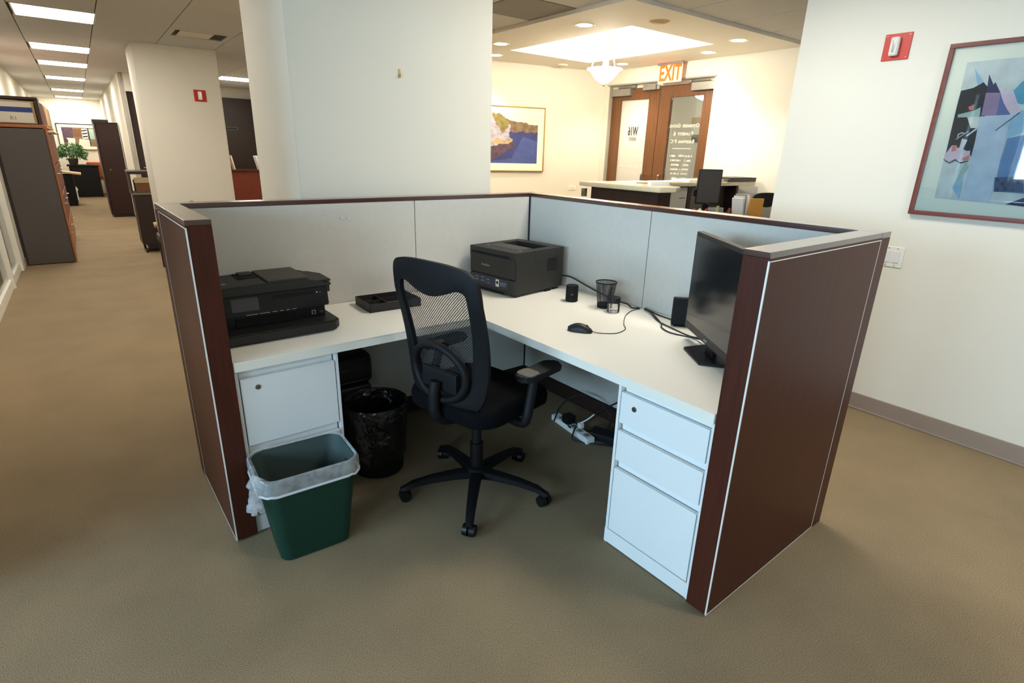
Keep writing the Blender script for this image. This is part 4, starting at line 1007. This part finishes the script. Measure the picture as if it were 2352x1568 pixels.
def closer(label, v, s, u=UD):
    t = bthing('door_closer', label, 'door closer', u, v, 2.255, -math.pi/2, 'door closers above the entrance')
    obj('body', B1(-.16, .16, -.05, .0, -.045, .04, .004), 'gunmetal', t)
    obj('arm', tube(bmesh.new(), [(-s*.06, -.03, .04), (-s*.06, -.03, .055), (s*.03, -.035, .057), (s*.2, -.025, .058)], .009, 8, smooth=False), 'gunmetal', t)
    obj('shoe', B1(min(s*.17, s*.23), max(s*.17, s*.23), -.04, .0, .045, .072, .003), 'gunmetal', t)
closer('metal door closer at the top of the frosted door leaf', 2.74, 1)
closer('metal door closer at the top of the lettered door leaf', 1.49, -1)
t = bthing('magnetic_lock', 'small metal lock box at the middle of the door head', 'door lock', UD, 2.27, 2.255, -math.pi/2)
obj('case', B1(-.1, .1, -.055, .0, .0, .06, .003), 'gunmetal', t); obj('plate', B1(.1, .14, -.03, 0, .005, .05, .002), 'door_grey', t)
t = bthing('exit_sign', 'edge-lit sign reading EXIT in orange red above the doors', 'exit sign', 3.56, 1.9, 2.305, -math.pi/2)
obj('panel', B1(-.17, .17, -.004, .004, 0, .2, .001), 'exit_face', t)
obj('mount', B1(-.18, .18, -.025, .04, .19, .216, .004), 'gunmetal', t)
text('exit_lettering', 'EXIT', .235, frame3((0, -.0046, .095), (1, 0, 0), (0, 0, 1)), 'exit_ink', t, sx=.66, ext=.0008, bold=.006)

# ------------------------------------------------------------------ reception desk
ZT = 1.25
t = bthing('reception_counter', 'short counter return with cream stone top and dark wood panel', 'counter', 0, 0, 0, 0, 'reception counter legs')
obj('stone_top', prism(bmesh.new(), [(1.40, .14), (1.58, .12), (1.74, .20), (1.74, 1.03), (1.40, 1.05)], ZT-.038, ZT, bev=.006), 'stone_top', t)
obj('front_panel', B1(1.46, 1.50, .20, .95, 0, ZT-.038, .002), 'dark_wood', t)
obj('end_panel', B1(1.50, 1.62, .20, .23, 0, ZT-.038, .002), 'dark_wood', t)
obj('inner_panel', B1(1.61, 1.64, .23, .95, 0, ZT-.038, .002), 'dark_wood', t)
t = bthing('reception_counter', 'long cream stone topped counter along the entrance holding papers and a tray', 'counter', 0, 0, 0, 0, 'reception counter legs')
obj('stone_top', prism(bmesh.new(), [(1.741, .72), (3.58, .62), (3.58, .98), (1.741, 1.03)], ZT-.038, ZT, bev=.006), 'stone_top', t)
obj('front_panel', B1(1.75, 3.4, .93, .97, 0, ZT-.038, .002), 'dark_wood', t)
obj('side_panel', B1(3.36, 3.4, .70, .93, 0, ZT-.038, .002), 'dark_wood', t)
obj('divider', B1(2.59, 2.64, .74, .93, .975, ZT-.038), 'dark_wood', t)
obj('back_panel', B1(2.96, 3.36, .80, .83, .0, ZT-.038), 'dark_wood', t)
obj('shelf', B1(1.75, 2.95, .70, .93, .945, .975, .003), 'dark_wood', t)
t = bthing('reception_desk', 'dark raised work desk behind the reception counter', 'desk', 0, 0)
obj('top', B1(1.75, 2.85, .0, .60, .945, .975, .004), 'dark_wood', t)
for x in (1.77, 2.80): obj('panel', B1(x, x+.03, .02, .58, 0, .945), 'dark_wood', t)
t = bthing('printer_unit', 'white office machine under the reception counter', 'printer', 2.46, .83, .975)
obj('body', B1(-.12, .12, -.09, .08, 0, .225, .006), 'paper_white', t); obj('slot', B1(.0, .09, -.0915, -.088, .12, .128), 'shade_grey', t)
t = bthing('cabinet_box', 'grey cabinet box under the counter beside the reception monitor', 'cabinet', 2.80, .83, .975)
obj('body', B1(-.14, .14, -.08, .08, 0, .225, .004), 'shade_grey', t); obj('knob', lathe(bmesh.new(), [(.008, 0), (.012, .01), (.004, .014)], 12), 'chrome', t).matrix_local = frame3((.1, -.08, .12), (1, 0, 0), (0, 0, 1))
t = bthing('computer_monitor', 'dark portrait monitor on the reception desk', 'monitor', 2.22, .26, .975, math.radians(-34))
obj('casing', B1(-.105, .105, 0, .03, .115, .412, .004), 'plastic_dark', t); obj('screen', B1(-.098, .098, -.001, .002, .13, .404), 'grey_steel', t, smooth=False)
obj('power_button', B1(.0, .012, -.002, .0, .119, .124), 'label_grey', t)
obj('side_bracket', B1(-.125, -.10, .005, .03, .18, .24, .006), 'plastic_matte', t)
obj('neck', B1(-.025, .025, .02, .05, .01, .2, .003), 'plastic_black', t); obj('base', B1(-.11, .11, -.06, .1, 0, .012, .004), 'plastic_black', t)
t = bthing('clear_box', 'clear plastic box with a yellow note on the reception desk', 'box', 2.12, .10, .975)
obj('box', B1(-.06, .06, -.04, .04, 0, .105, .004), 'clear_plastic', t); obj('note', B1(-.05, -.02, -.044, -.041, .07, .125), 'note_yellow', t)
for i, (u, v, c_, lab) in enumerate(((1.96, .2, 'red_thing', 'small red trinket on the reception desk beside the clear box'), (2.0, .17, 'label_white', 'small white trinket on the reception desk between two red ones'), (2.035, .13, 'red_thing', 'small red trinket touching the clear box on the reception desk'), (2.3, .08, 'frame_cherry', 'brown ornament on the reception desk before the monitor'))):
    t = bthing('trinket', lab, 'trinket', u, v, .975); obj('body', lathe(bmesh.new(), [(.018, 0), (.026, .03), (.02, .075), (.008, .095)], 16), c_, t)
t = bthing('paper_sorter', 'upright sorter full of white papers on the reception desk', 'papers', 2.6, .15, .981)
for i in range(7):
    obj('sheet', B1(-.045+.014*i, -.039+.014*i, -.05, .06, 0, .175+.012*(i % 3)+ (.02 if i == 3 else 0), .001, mx=Matrix.Rotation(math.radians(4*(i-3)), 4, 'Y')), ('paper_white', 'paper_pale', 'label_grey')[i % 3], t, smooth=False)
t = bthing('envelope', 'large orange manila envelope standing beside the white papers', 'envelope', 2.66, .05, .975, math.radians(-25))
obj('pocket', B1(-.07, .07, -.006, .006, 0, .17, .002), 'envelope', t); obj('flap', B1(-.07, .07, -.008, -.006, .12, .17, .001), 'envelope', t)
for i, (u, v, rz_, w_, d_, h_, m_, lab) in enumerate(((1.95, .84, .1, .36, .2, .006, 'paper_white', 'flat sheet of white papers on the corner of the counter'), (2.34, .83, -.05, .34, .2, .007, 'paper_white', 'white papers on the counter left of the reception monitor'), (2.68, .82, .03, .30, .22, .022, 'paper_white', 'thick stack of white paper behind the reception monitor'))):
    t = bthing('paper_stack', lab, 'papers', u, v, ZT, rz_, 'papers on the reception counter')
    obj('sheets', B1(-w_/2, w_/2, -d_/2, d_/2, 0, h_*.5, .0005), m_, t); obj('sheets', B1(-w_/2+.01, w_/2+.008, -d_/2-.006, d_/2-.01, h_*.5, h_, .0005), m_, t)
t = bthing('name_plate', 'white plastic stand on the counter corner', 'stand', 1.70, .40, ZT, math.radians(-20))
obj('body', prism(bmesh.new(), [(-.09, 0), (.09, 0), (.085, .032), (-.085, .032)], -.03, .03, mx=frame3((0, 0, 0), (1, 0, 0), (0, 0, 1)), bev=.002), 'paper_white', t); obj('foot', B1(-.1, .1, -.04, .04, 0, .003), 'label_white', t)
t = bthing('document_tray', 'dark flat document tray at the far end of the counter', 'tray', 3.33, .77, ZT, math.radians(-4))
obj('base', B1(-.22, .25, -.14, .12, 0, .03, .006), 'grey_steel', t); obj('lid', B1(-.18, .26, -.135, .13, .03, .042, .004), 'plastic_dark', t)
t = bthing('ledger', 'grey ledger book beside the document tray', 'book', 2.95, .79, ZT, math.radians(4))
obj('cover', B1(-.11, .11, -.12, .1, 0, .03, .003), 'shade_grey', t); obj('pages', B1(-.105, .112, -.1215, .098, .005, .025), 'paper_pale', t)
t = bthing('counter_bell_button', 'green lit push plate under the counter edge by the wall', 'button', 1.43, 1.02, 1.155, math.radians(-90))
obj('plate', B1(-.02, .02, -.006, .03, -.035, .035, .002), 'gunmetal', t); obj('button', B1(-.01, .01, -.009, -.005, -.02, .012, .001), 'leaf', t)
dup(chair, fB(3.2, .03, 0), math.radians(-104), 'black office chair with netted back behind the reception desk', 'office chairs', (1.0, 1.0, 1.055))

# ------------------------------------------------------------------ corridor
def ctop(u0, u1, v0, v1): return None
# grey-ended oak storage unit by the glazed front
t = bthing('storage_cabinet', 'tall oak storage cabinet with a flat grey end panel', 'cabinet', -2.665, 6.22)
obj('end_panel', B1(-.235, .225, -.03, 0, .01, 1.59, .002), 'grey_steel', t)
obj('edge_strip', B1(-.262, -.236, -.028, .01, .0, 1.59, .002), 'seam_dark', t)
obj('carcass', B1(-.25, .19, 0, 2.6, .0, 1.585, .002), 'oak', t)
obj('post', B1(.205, .24, -.03, .02, 0, 1.60, .003), 'oak', t)
obj('top', B1(-.262, .245, -.035, 2.62, 1.60, 1.635, .004), 'oak', t)
obj('plinth', B1(-.24, .2, .01, 2.58, 0, .06), 'dark_wood', t)
for i in range(3):
    y0_ = .06+.86*i
    for j, (za, zb_) in enumerate(((.07, .42), (.44, .79), (.81, 1.16))):
        d = obj('drawer', B1(.188, .228, y0_, y0_+.82, za, zb_, .004), 'veneer_red' if j > 0 else 'oak', t)
        obj('handle', tube(bmesh.new(), [(.228, y0_+.34, (za+zb_)/2+.08), (.255, y0_+.35, (za+zb_)/2+.08), (.255, y0_+.47, (za+zb_)/2+.08), (.228, y0_+.48, (za+zb_)/2+.08)], .006, 8, smooth=False), 'chrome', d)
    d = obj('flip_door', B1(.19, .232, y0_, y0_+.82, 1.18, 1.54, .004), 'veneer_red', t)
    obj('shelf_lip', B1(.19, .30, y0_+.1, y0_+.72, 1.545, 1.572, .008), 'beige_box', d)
# on top of it: boxed files
t = bthing('file_box', 'dark box frame with a blue and white labelled file inside', 'file box', -2.69, 6.30, 1.635)
obj('shell', B1(-.21, .235, 0, .35, .0, .012), 'binder_brown', t)
obj('shell_top', B1(-.21, .235, 0, .35, .275, .305, .004), 'binder_brown', t)
for x in (-.21, .205): obj('shell_side', B1(x, x+.03, 0, .35, .012, .275, .003), 'binder_brown', t)
obj('file_block', B1(-.18, .19, .03, .34, .012, .26, .003), 'tan_paper', t)
la = obj('label', B1(-.18, .165, .026, .031, .02, .245), 'paper_pale', t, smooth=False)
obj('label_band', B1(-.18, .165, .0245, .027, .135, .19), 'label_blue', la, smooth=False)
text('label_lettering', 'R1', .06, frame3((-.02, .0255, .065), (1, 0, 0), (0, 0, 1)), 'shade_grey', t)
for i in range(5):
    t = bthing('accordion_folder', 'tan accordion folder on the oak cabinet, %s behind the blue-labelled file box' % ('first second third fourth fifth'.split()[i]), 'folder', -2.52, 6.84+.37*i, 1.635, 0, 'folders standing on the oak cabinet')
    obj('pocket', prism(bmesh.new(), [(-.14, 0), (.1, 0), (.09, .25), (.04, .28), (-.14, .28)], -.16, .16, mx=frame3((0, 0, 0), (1, 0, 0), (0, 0, 1)), bev=.004), 'pink_folder', t)
    for k in range(3): obj('fold', B1(.095, .102, -.12+.1*k, -.09+.1*k, .01, .24, .002), 'tan_paper', t)
# tall dark cabinet
t = bthing('tall_cupboard', 'tall narrow dark mahogany cupboard standing in the corridor', 'cupboard', -1.65, 11.3)
obj('carcass', B1(-.17, .19, 0, 1.1, .05, 1.80, .004), 'mahogany_dark', t)
obj('plinth', B1(-.16, .18, .02, 1.08, 0, .05), 'seam_dark', t)
obj('door', B1(-.195, -.172, .02, .54, .06, 1.79, .003), 'mahogany_dark', t); obj('door', B1(-.195, -.172, .56, 1.08, .06, 1.79, .003), 'mahogany_dark', t)
obj('top', B1(-.2, .195, -.01, 1.11, 1.80, 1.815, .003), 'mahogany_dark', t)
obj('lock', cyl(bmesh.new(), (-.07, 0, .93), (-.07, -.006, .93), .014, n=12), 'lock_metal', t)
obj('side_trim', B1(.191, .2, -.005, .02, .02, 1.8), 'silver_trim', t)
t = bthing('flat_parcel', 'dark flat parcel lying on top of the tall cupboard', 'parcel', -1.80, 11.6, 1.815)
obj('wrap', B1(-.06, .2, -.2, .2, 0, .05, .006), 'seam_dark', t); obj('strap', B1(-.061, .201, -.02, .02, -.0, .051), 'shade_grey', t)
# dark service door behind the column
d = bpy.data.objects.new('door_3', None); COL.objects.link(d); d['kind'] = 'structure'; d.location = fB(-.93, 9.24, 0); d.rotation_euler.z = -TH
obj('door_panel', B1(-.435, .43, 0, .04, .01, 2.265, .002), 'dark_wood', d); obj('lever', tube(bmesh.new(), [(-.37, 0, 1.05), (-.37, -.05, 1.05), (-.28, -.05, 1.05)], .012, 8, smooth=False), 'chrome', d)
# copier / cart with a box tray beside the column
t = bthing('rolling_cart', 'dark rolling office cart with a beige box tray beside the column', 'cart', -1.55, 6.68)
obj('tower', B1(-.12, .2, -.12, .35, .11, .79, .006), 'dark_wood', t)
obj('shelf', B1(-.14, .22, -.14, .37, .79, .815, .003), 'shade_grey', t)
for x in (-.14, .2): obj('upright', B1(x, x+.02, -.12, .35, .815, 1.08, .003), 'dark_wood', t)
obj('top', B1(-.15, .23, -.14, .37, 1.06, 1.10, .004), 'dark_wood', t)
obj('lower_tray', B1(-.06, .16, -.11, .3, .05, .11, .006), 'plastic_dark', t)
for x in (-.08, .16):
    for y in (-.09, .28):
        obj('caster', cyl(bmesh.new(), (x-.012, y, .028), (x+.012, y, .028), .028, n=16), 'plastic_black', t)
t = bthing('carton', 'open brown carton on the shelf of the rolling cart', 'box', -1.51, 6.74, .815)
obj('carton', B1(-.12, .16, -.13, .2, 0, .16, .004), 'soil', t); obj('flap', B1(-.125, .165, -.14, -.13, .13, .20, .002), 'beige_box', t)
# rounded waste basket half hidden by the cubicle
t = bthing('guest_chair', 'dark chair with a rounded beige arm half hidden behind the cubicle', 'chair', -1.57, 5.12)
obj('seat', B1(-.02, .44, -.22, .22, .34, .44, .03), 'dark_wood', t); obj('back', B1(.38, .46, -.22, .22, .42, .80, .03), 'dark_wood', t)
for y in (-.25, .21): obj('arm', tube(bmesh.new(), [(-.02, y+.02, .52), (.2, y+.02, .54), (.4, y+.02, .54)], .035, 10), 'beige_box', t)
for x in (.0, .4):
    for y in (-.23, .21): obj('leg', B1(x, x+.035, y, y+.035, 0, .51, .004), 'dark_wood', t)
# far end: desk, plant, chair, picture
t = bthing('corridor_desk', 'black desk with a solid front at the far end of the corridor', 'desk', -2.15, 16.6)
obj('modesty_panel', B1(-.3, .33, 0, .04, .02, .80, .003), 'plastic_matte', t); obj('top', B1(-.34, .36, -.03, .7, .80, .835, .004), 'plastic_matte', t)
for x in (-.3, .29): obj('side', B1(x, x+.04, .04, .66, 0, .80, .003), 'plastic_matte', t)
t = bthing('potted_plant', 'bushy green potted plant on the far black desk', 'plant', -2.33, 16.85, .835)
obj('pot', lathe(bmesh.new(), [(.08, 0), (.09, .01), (.12, .15), (.125, .16), (.105, .16), (.1, .14), (.001, .135)], 24, cap1=False), 'pot', t)
bm = bmesh.new()
for i in range(9):
    a_ = i*2.4; cyl(bm, (0, 0, .12), (.13*math.cos(a_), .13*math.sin(a_), .38+.05*math.sin(i)), .006, .003, 6)
obj('stems', bm, 'soil', t)
bm = bmesh.new()
for i in range(950):
    th_ = random.uniform(0, 6.28); ph_ = math.acos(random.uniform(-.55, 1)); r_ = random.uniform(.12, .33)
    c = Vector((r_*math.sin(ph_)*math.cos(th_), r_*math.sin(ph_)*math.sin(th_), .30+r_*.85*math.cos(ph_)))
    d_ = Vector((math.cos(th_), math.sin(th_), random.uniform(-.6, .3))).normalized(); s_ = d_.orthogonal().normalized(); L_ = random.uniform(.04, .085); wl = L_*.28
    s_ = (Matrix.Rotation(random.uniform(0, 3), 3, d_) @ s_)
    q = [c, c+d_*L_*.5+s_*wl, c+d_*L_+Vector((0, 0, -.02)), c+d_*L_*.5-s_*wl]
    bm.faces.new([bm.verts.new(p) for p in q])
fo = obj('foliage', bm, 'leaf', t); fo['kind'] = 'stuff'
t = bthing('lounge_chair', 'orange upholstered chair behind the far black desk', 'chair', -1.80, 17.65)
obj('seat', B1(-.26, .26, -.26, .26, .40, .50, .04), 'orange_uph', t); obj('back', B1(-.26, .26, -.34, -.24, .48, .90, .04), 'orange_uph', t)
for s in (-1, 1): obj('armrest', B1(s*.29-.03, s*.29+.03, -.3, .2, .60, .66, .02), 'oak', t)
for x in (-.24, .2):
    for y in (-.24, .2): obj('leg', B1(x, x+.04, y, y+.04, 0, .41, .003), 'oak', t)
t = bthing('framed_poster', 'black-framed brown still life picture on the corridor end wall', 'picture', -2.56, 18.0, 1.20)
pw3, ph3 = .95, .70
for q in ((0, pw3, 0, .018), (0, pw3, ph3-.018, ph3), (0, .018, .018, ph3-.018), (pw3-.018, pw3, .018, ph3-.018)): obj('frame_rail', B1(q[0], q[1], -.03, 0, q[2], q[3], .002), 'frame_black', t)
obj('mat_board', B1(.015, pw3-.015, -.015, -.003, .015, ph3-.015), 'mat_board', t, smooth=False)
bm = bmesh.new(); cols = []
for k, (L_, c_) in enumerate((([(0, 0), (1, 0), (1, 1), (0, 1)], 'hill_brown'), ([(0, .2), (.3, .2), (.35, 1), (0, 1)], 'shore_dark'), ([(.1, 0), (.34, 0), (.36, .42), (.1, .44), (.14, .3)], 'mat_board'), ([(.42, 0), (.8, 0), (.8, .36), (.5, .4)], 'paper_pale'), ([(.34, .5), (.58, .5), (.6, .95), (.34, .9)], 'soil'),
        ([(.6, .4), (.78, .42), (.8, .95), (.62, .95)], 'ink_bg'), ([(.62, .48), (.78, .52), (.78, .58), (.62, .55)], 'ink_black'), ([(.62, .64), (.78, .68), (.78, .74), (.62, .71)], 'ink_black'), ([(.62, .8), (.78, .84), (.78, .9), (.62, .87)], 'ink_black'), ([(.8, 0), (.83, 0), (.83, 1), (.8, 1)], 'ink_black'), ([(.84, .4), (1, .4), (1, .95), (.84, .95)], 'ink_sage'))):
    if c_ not in cols: cols.append(c_)
    f = bm.faces.new([bm.verts.new((.11+(pw3-.22)*x, -.0155-.0003*k, .10+(ph3-.2)*z)) for x, z in L_]); f.material_index = cols.index(c_)
me = bpy.data.meshes.new('print'); bm.to_mesh(me); bm.free()
for c_ in cols: me.materials.append(MATS[c_])
o = bpy.data.objects.new('print', me); COL.objects.link(o); o.parent = t
# white bin and bag by the oak cabinet's far end
t = bthing('white_bin', 'small white waste bin beside the far black desk', 'waste bin', -2.5, 15.3)
obj('shell', lathe(bmesh.new(), [(.10, 0), (.105, .004), (.135, .30), (.138, .31), (.13, .31), (.1, .01)], 24), 'label_white', t)
obj('bag', lathe(bmesh.new(), [(.14, .26), (.145, .30), (.14, .33), (.11, .36), (.05, .38), (.002, .37)], 24, cap0=False, cap1=False, wob=lambda a_, z: 1+.12*noise.noise(Vector((math.cos(a_)*3, math.sin(a_)*3, z*9)))), 'paper_white', t)
t = bthing('copier', 'black office copier with a beige open cover in the corridor', 'copier', -2.62, 14.4)
obj('body', B1(-.28, .24, -.3, .3, .05, .70, .02), 'plastic_matte', t); obj('cover', B1(-.28, .30, -.3, .3, .74, .78, .01, mx=Matrix.Rotation(math.radians(8), 4, 'Y')), 'beige_box', t)
obj('paper_drawer', B1(.24, .26, -.27, .27, .12, .40, .004), 'paper_white', t)
for x in (-.22, .18): obj('foot', B1(x, x+.05, -.25, .25, 0, .05, .004), 'plastic_black', t)
# service niche seen between the columns: dark wall, red credenza with books
struct('wall_dark_panel', B1(-.3, .95, 10.44, 10.5, 0, 2.36), 'dark_wood')
t = bthing('panel_handle', 'slim recessed handle in the dark panelled wall', 'handle', .42, 10.44, 1.78)
obj('plate', B1(-.13, .13, -.008, 0, -.025, .025, .002), 'shade_grey', t); obj('recess', B1(-.12, .12, -.0095, -.006, -.018, .018, .002), 'seam_dark', t)
t = bthing('credenza', 'reddish wood credenza before the dark panelled wall', 'credenza', .35, 9.1)
obj('body', B1(-.5, .55, 0, .5, .04, .99, .003), 'veneer_red', t); obj('top', B1(-.52, .57, -.015, .52, .99, 1.02, .003), 'mahogany', t); obj('plinth', B1(-.48, .53, .02, .48, 0, .04), 'seam_dark', t)
for i, (x, lean, m_, lab) in enumerate(((-.20, 10, 'tan_paper', 'tan book leaning on the red credenza'), (.25, 12, 'paper_white', 'white book leaning on the red credenza'), (.29, 12, 'paper_pale', 'cream book leaning against the white one on the red credenza'))):
    t = bthing('book', lab, 'book', .35+x, 9.25, 1.02, 0, 'books on the red credenza')
    R_ = Matrix.Rotation(math.radians(-lean), 4, 'Y')
    obj('cover', B1(-.012, .012, -.1, .1, 0.003, .26, .002, mx=R_), m_, t); obj('pages', B1(-.009, .009, -.102, .09, .006, .256, mx=R_), 'paper_pale', t)
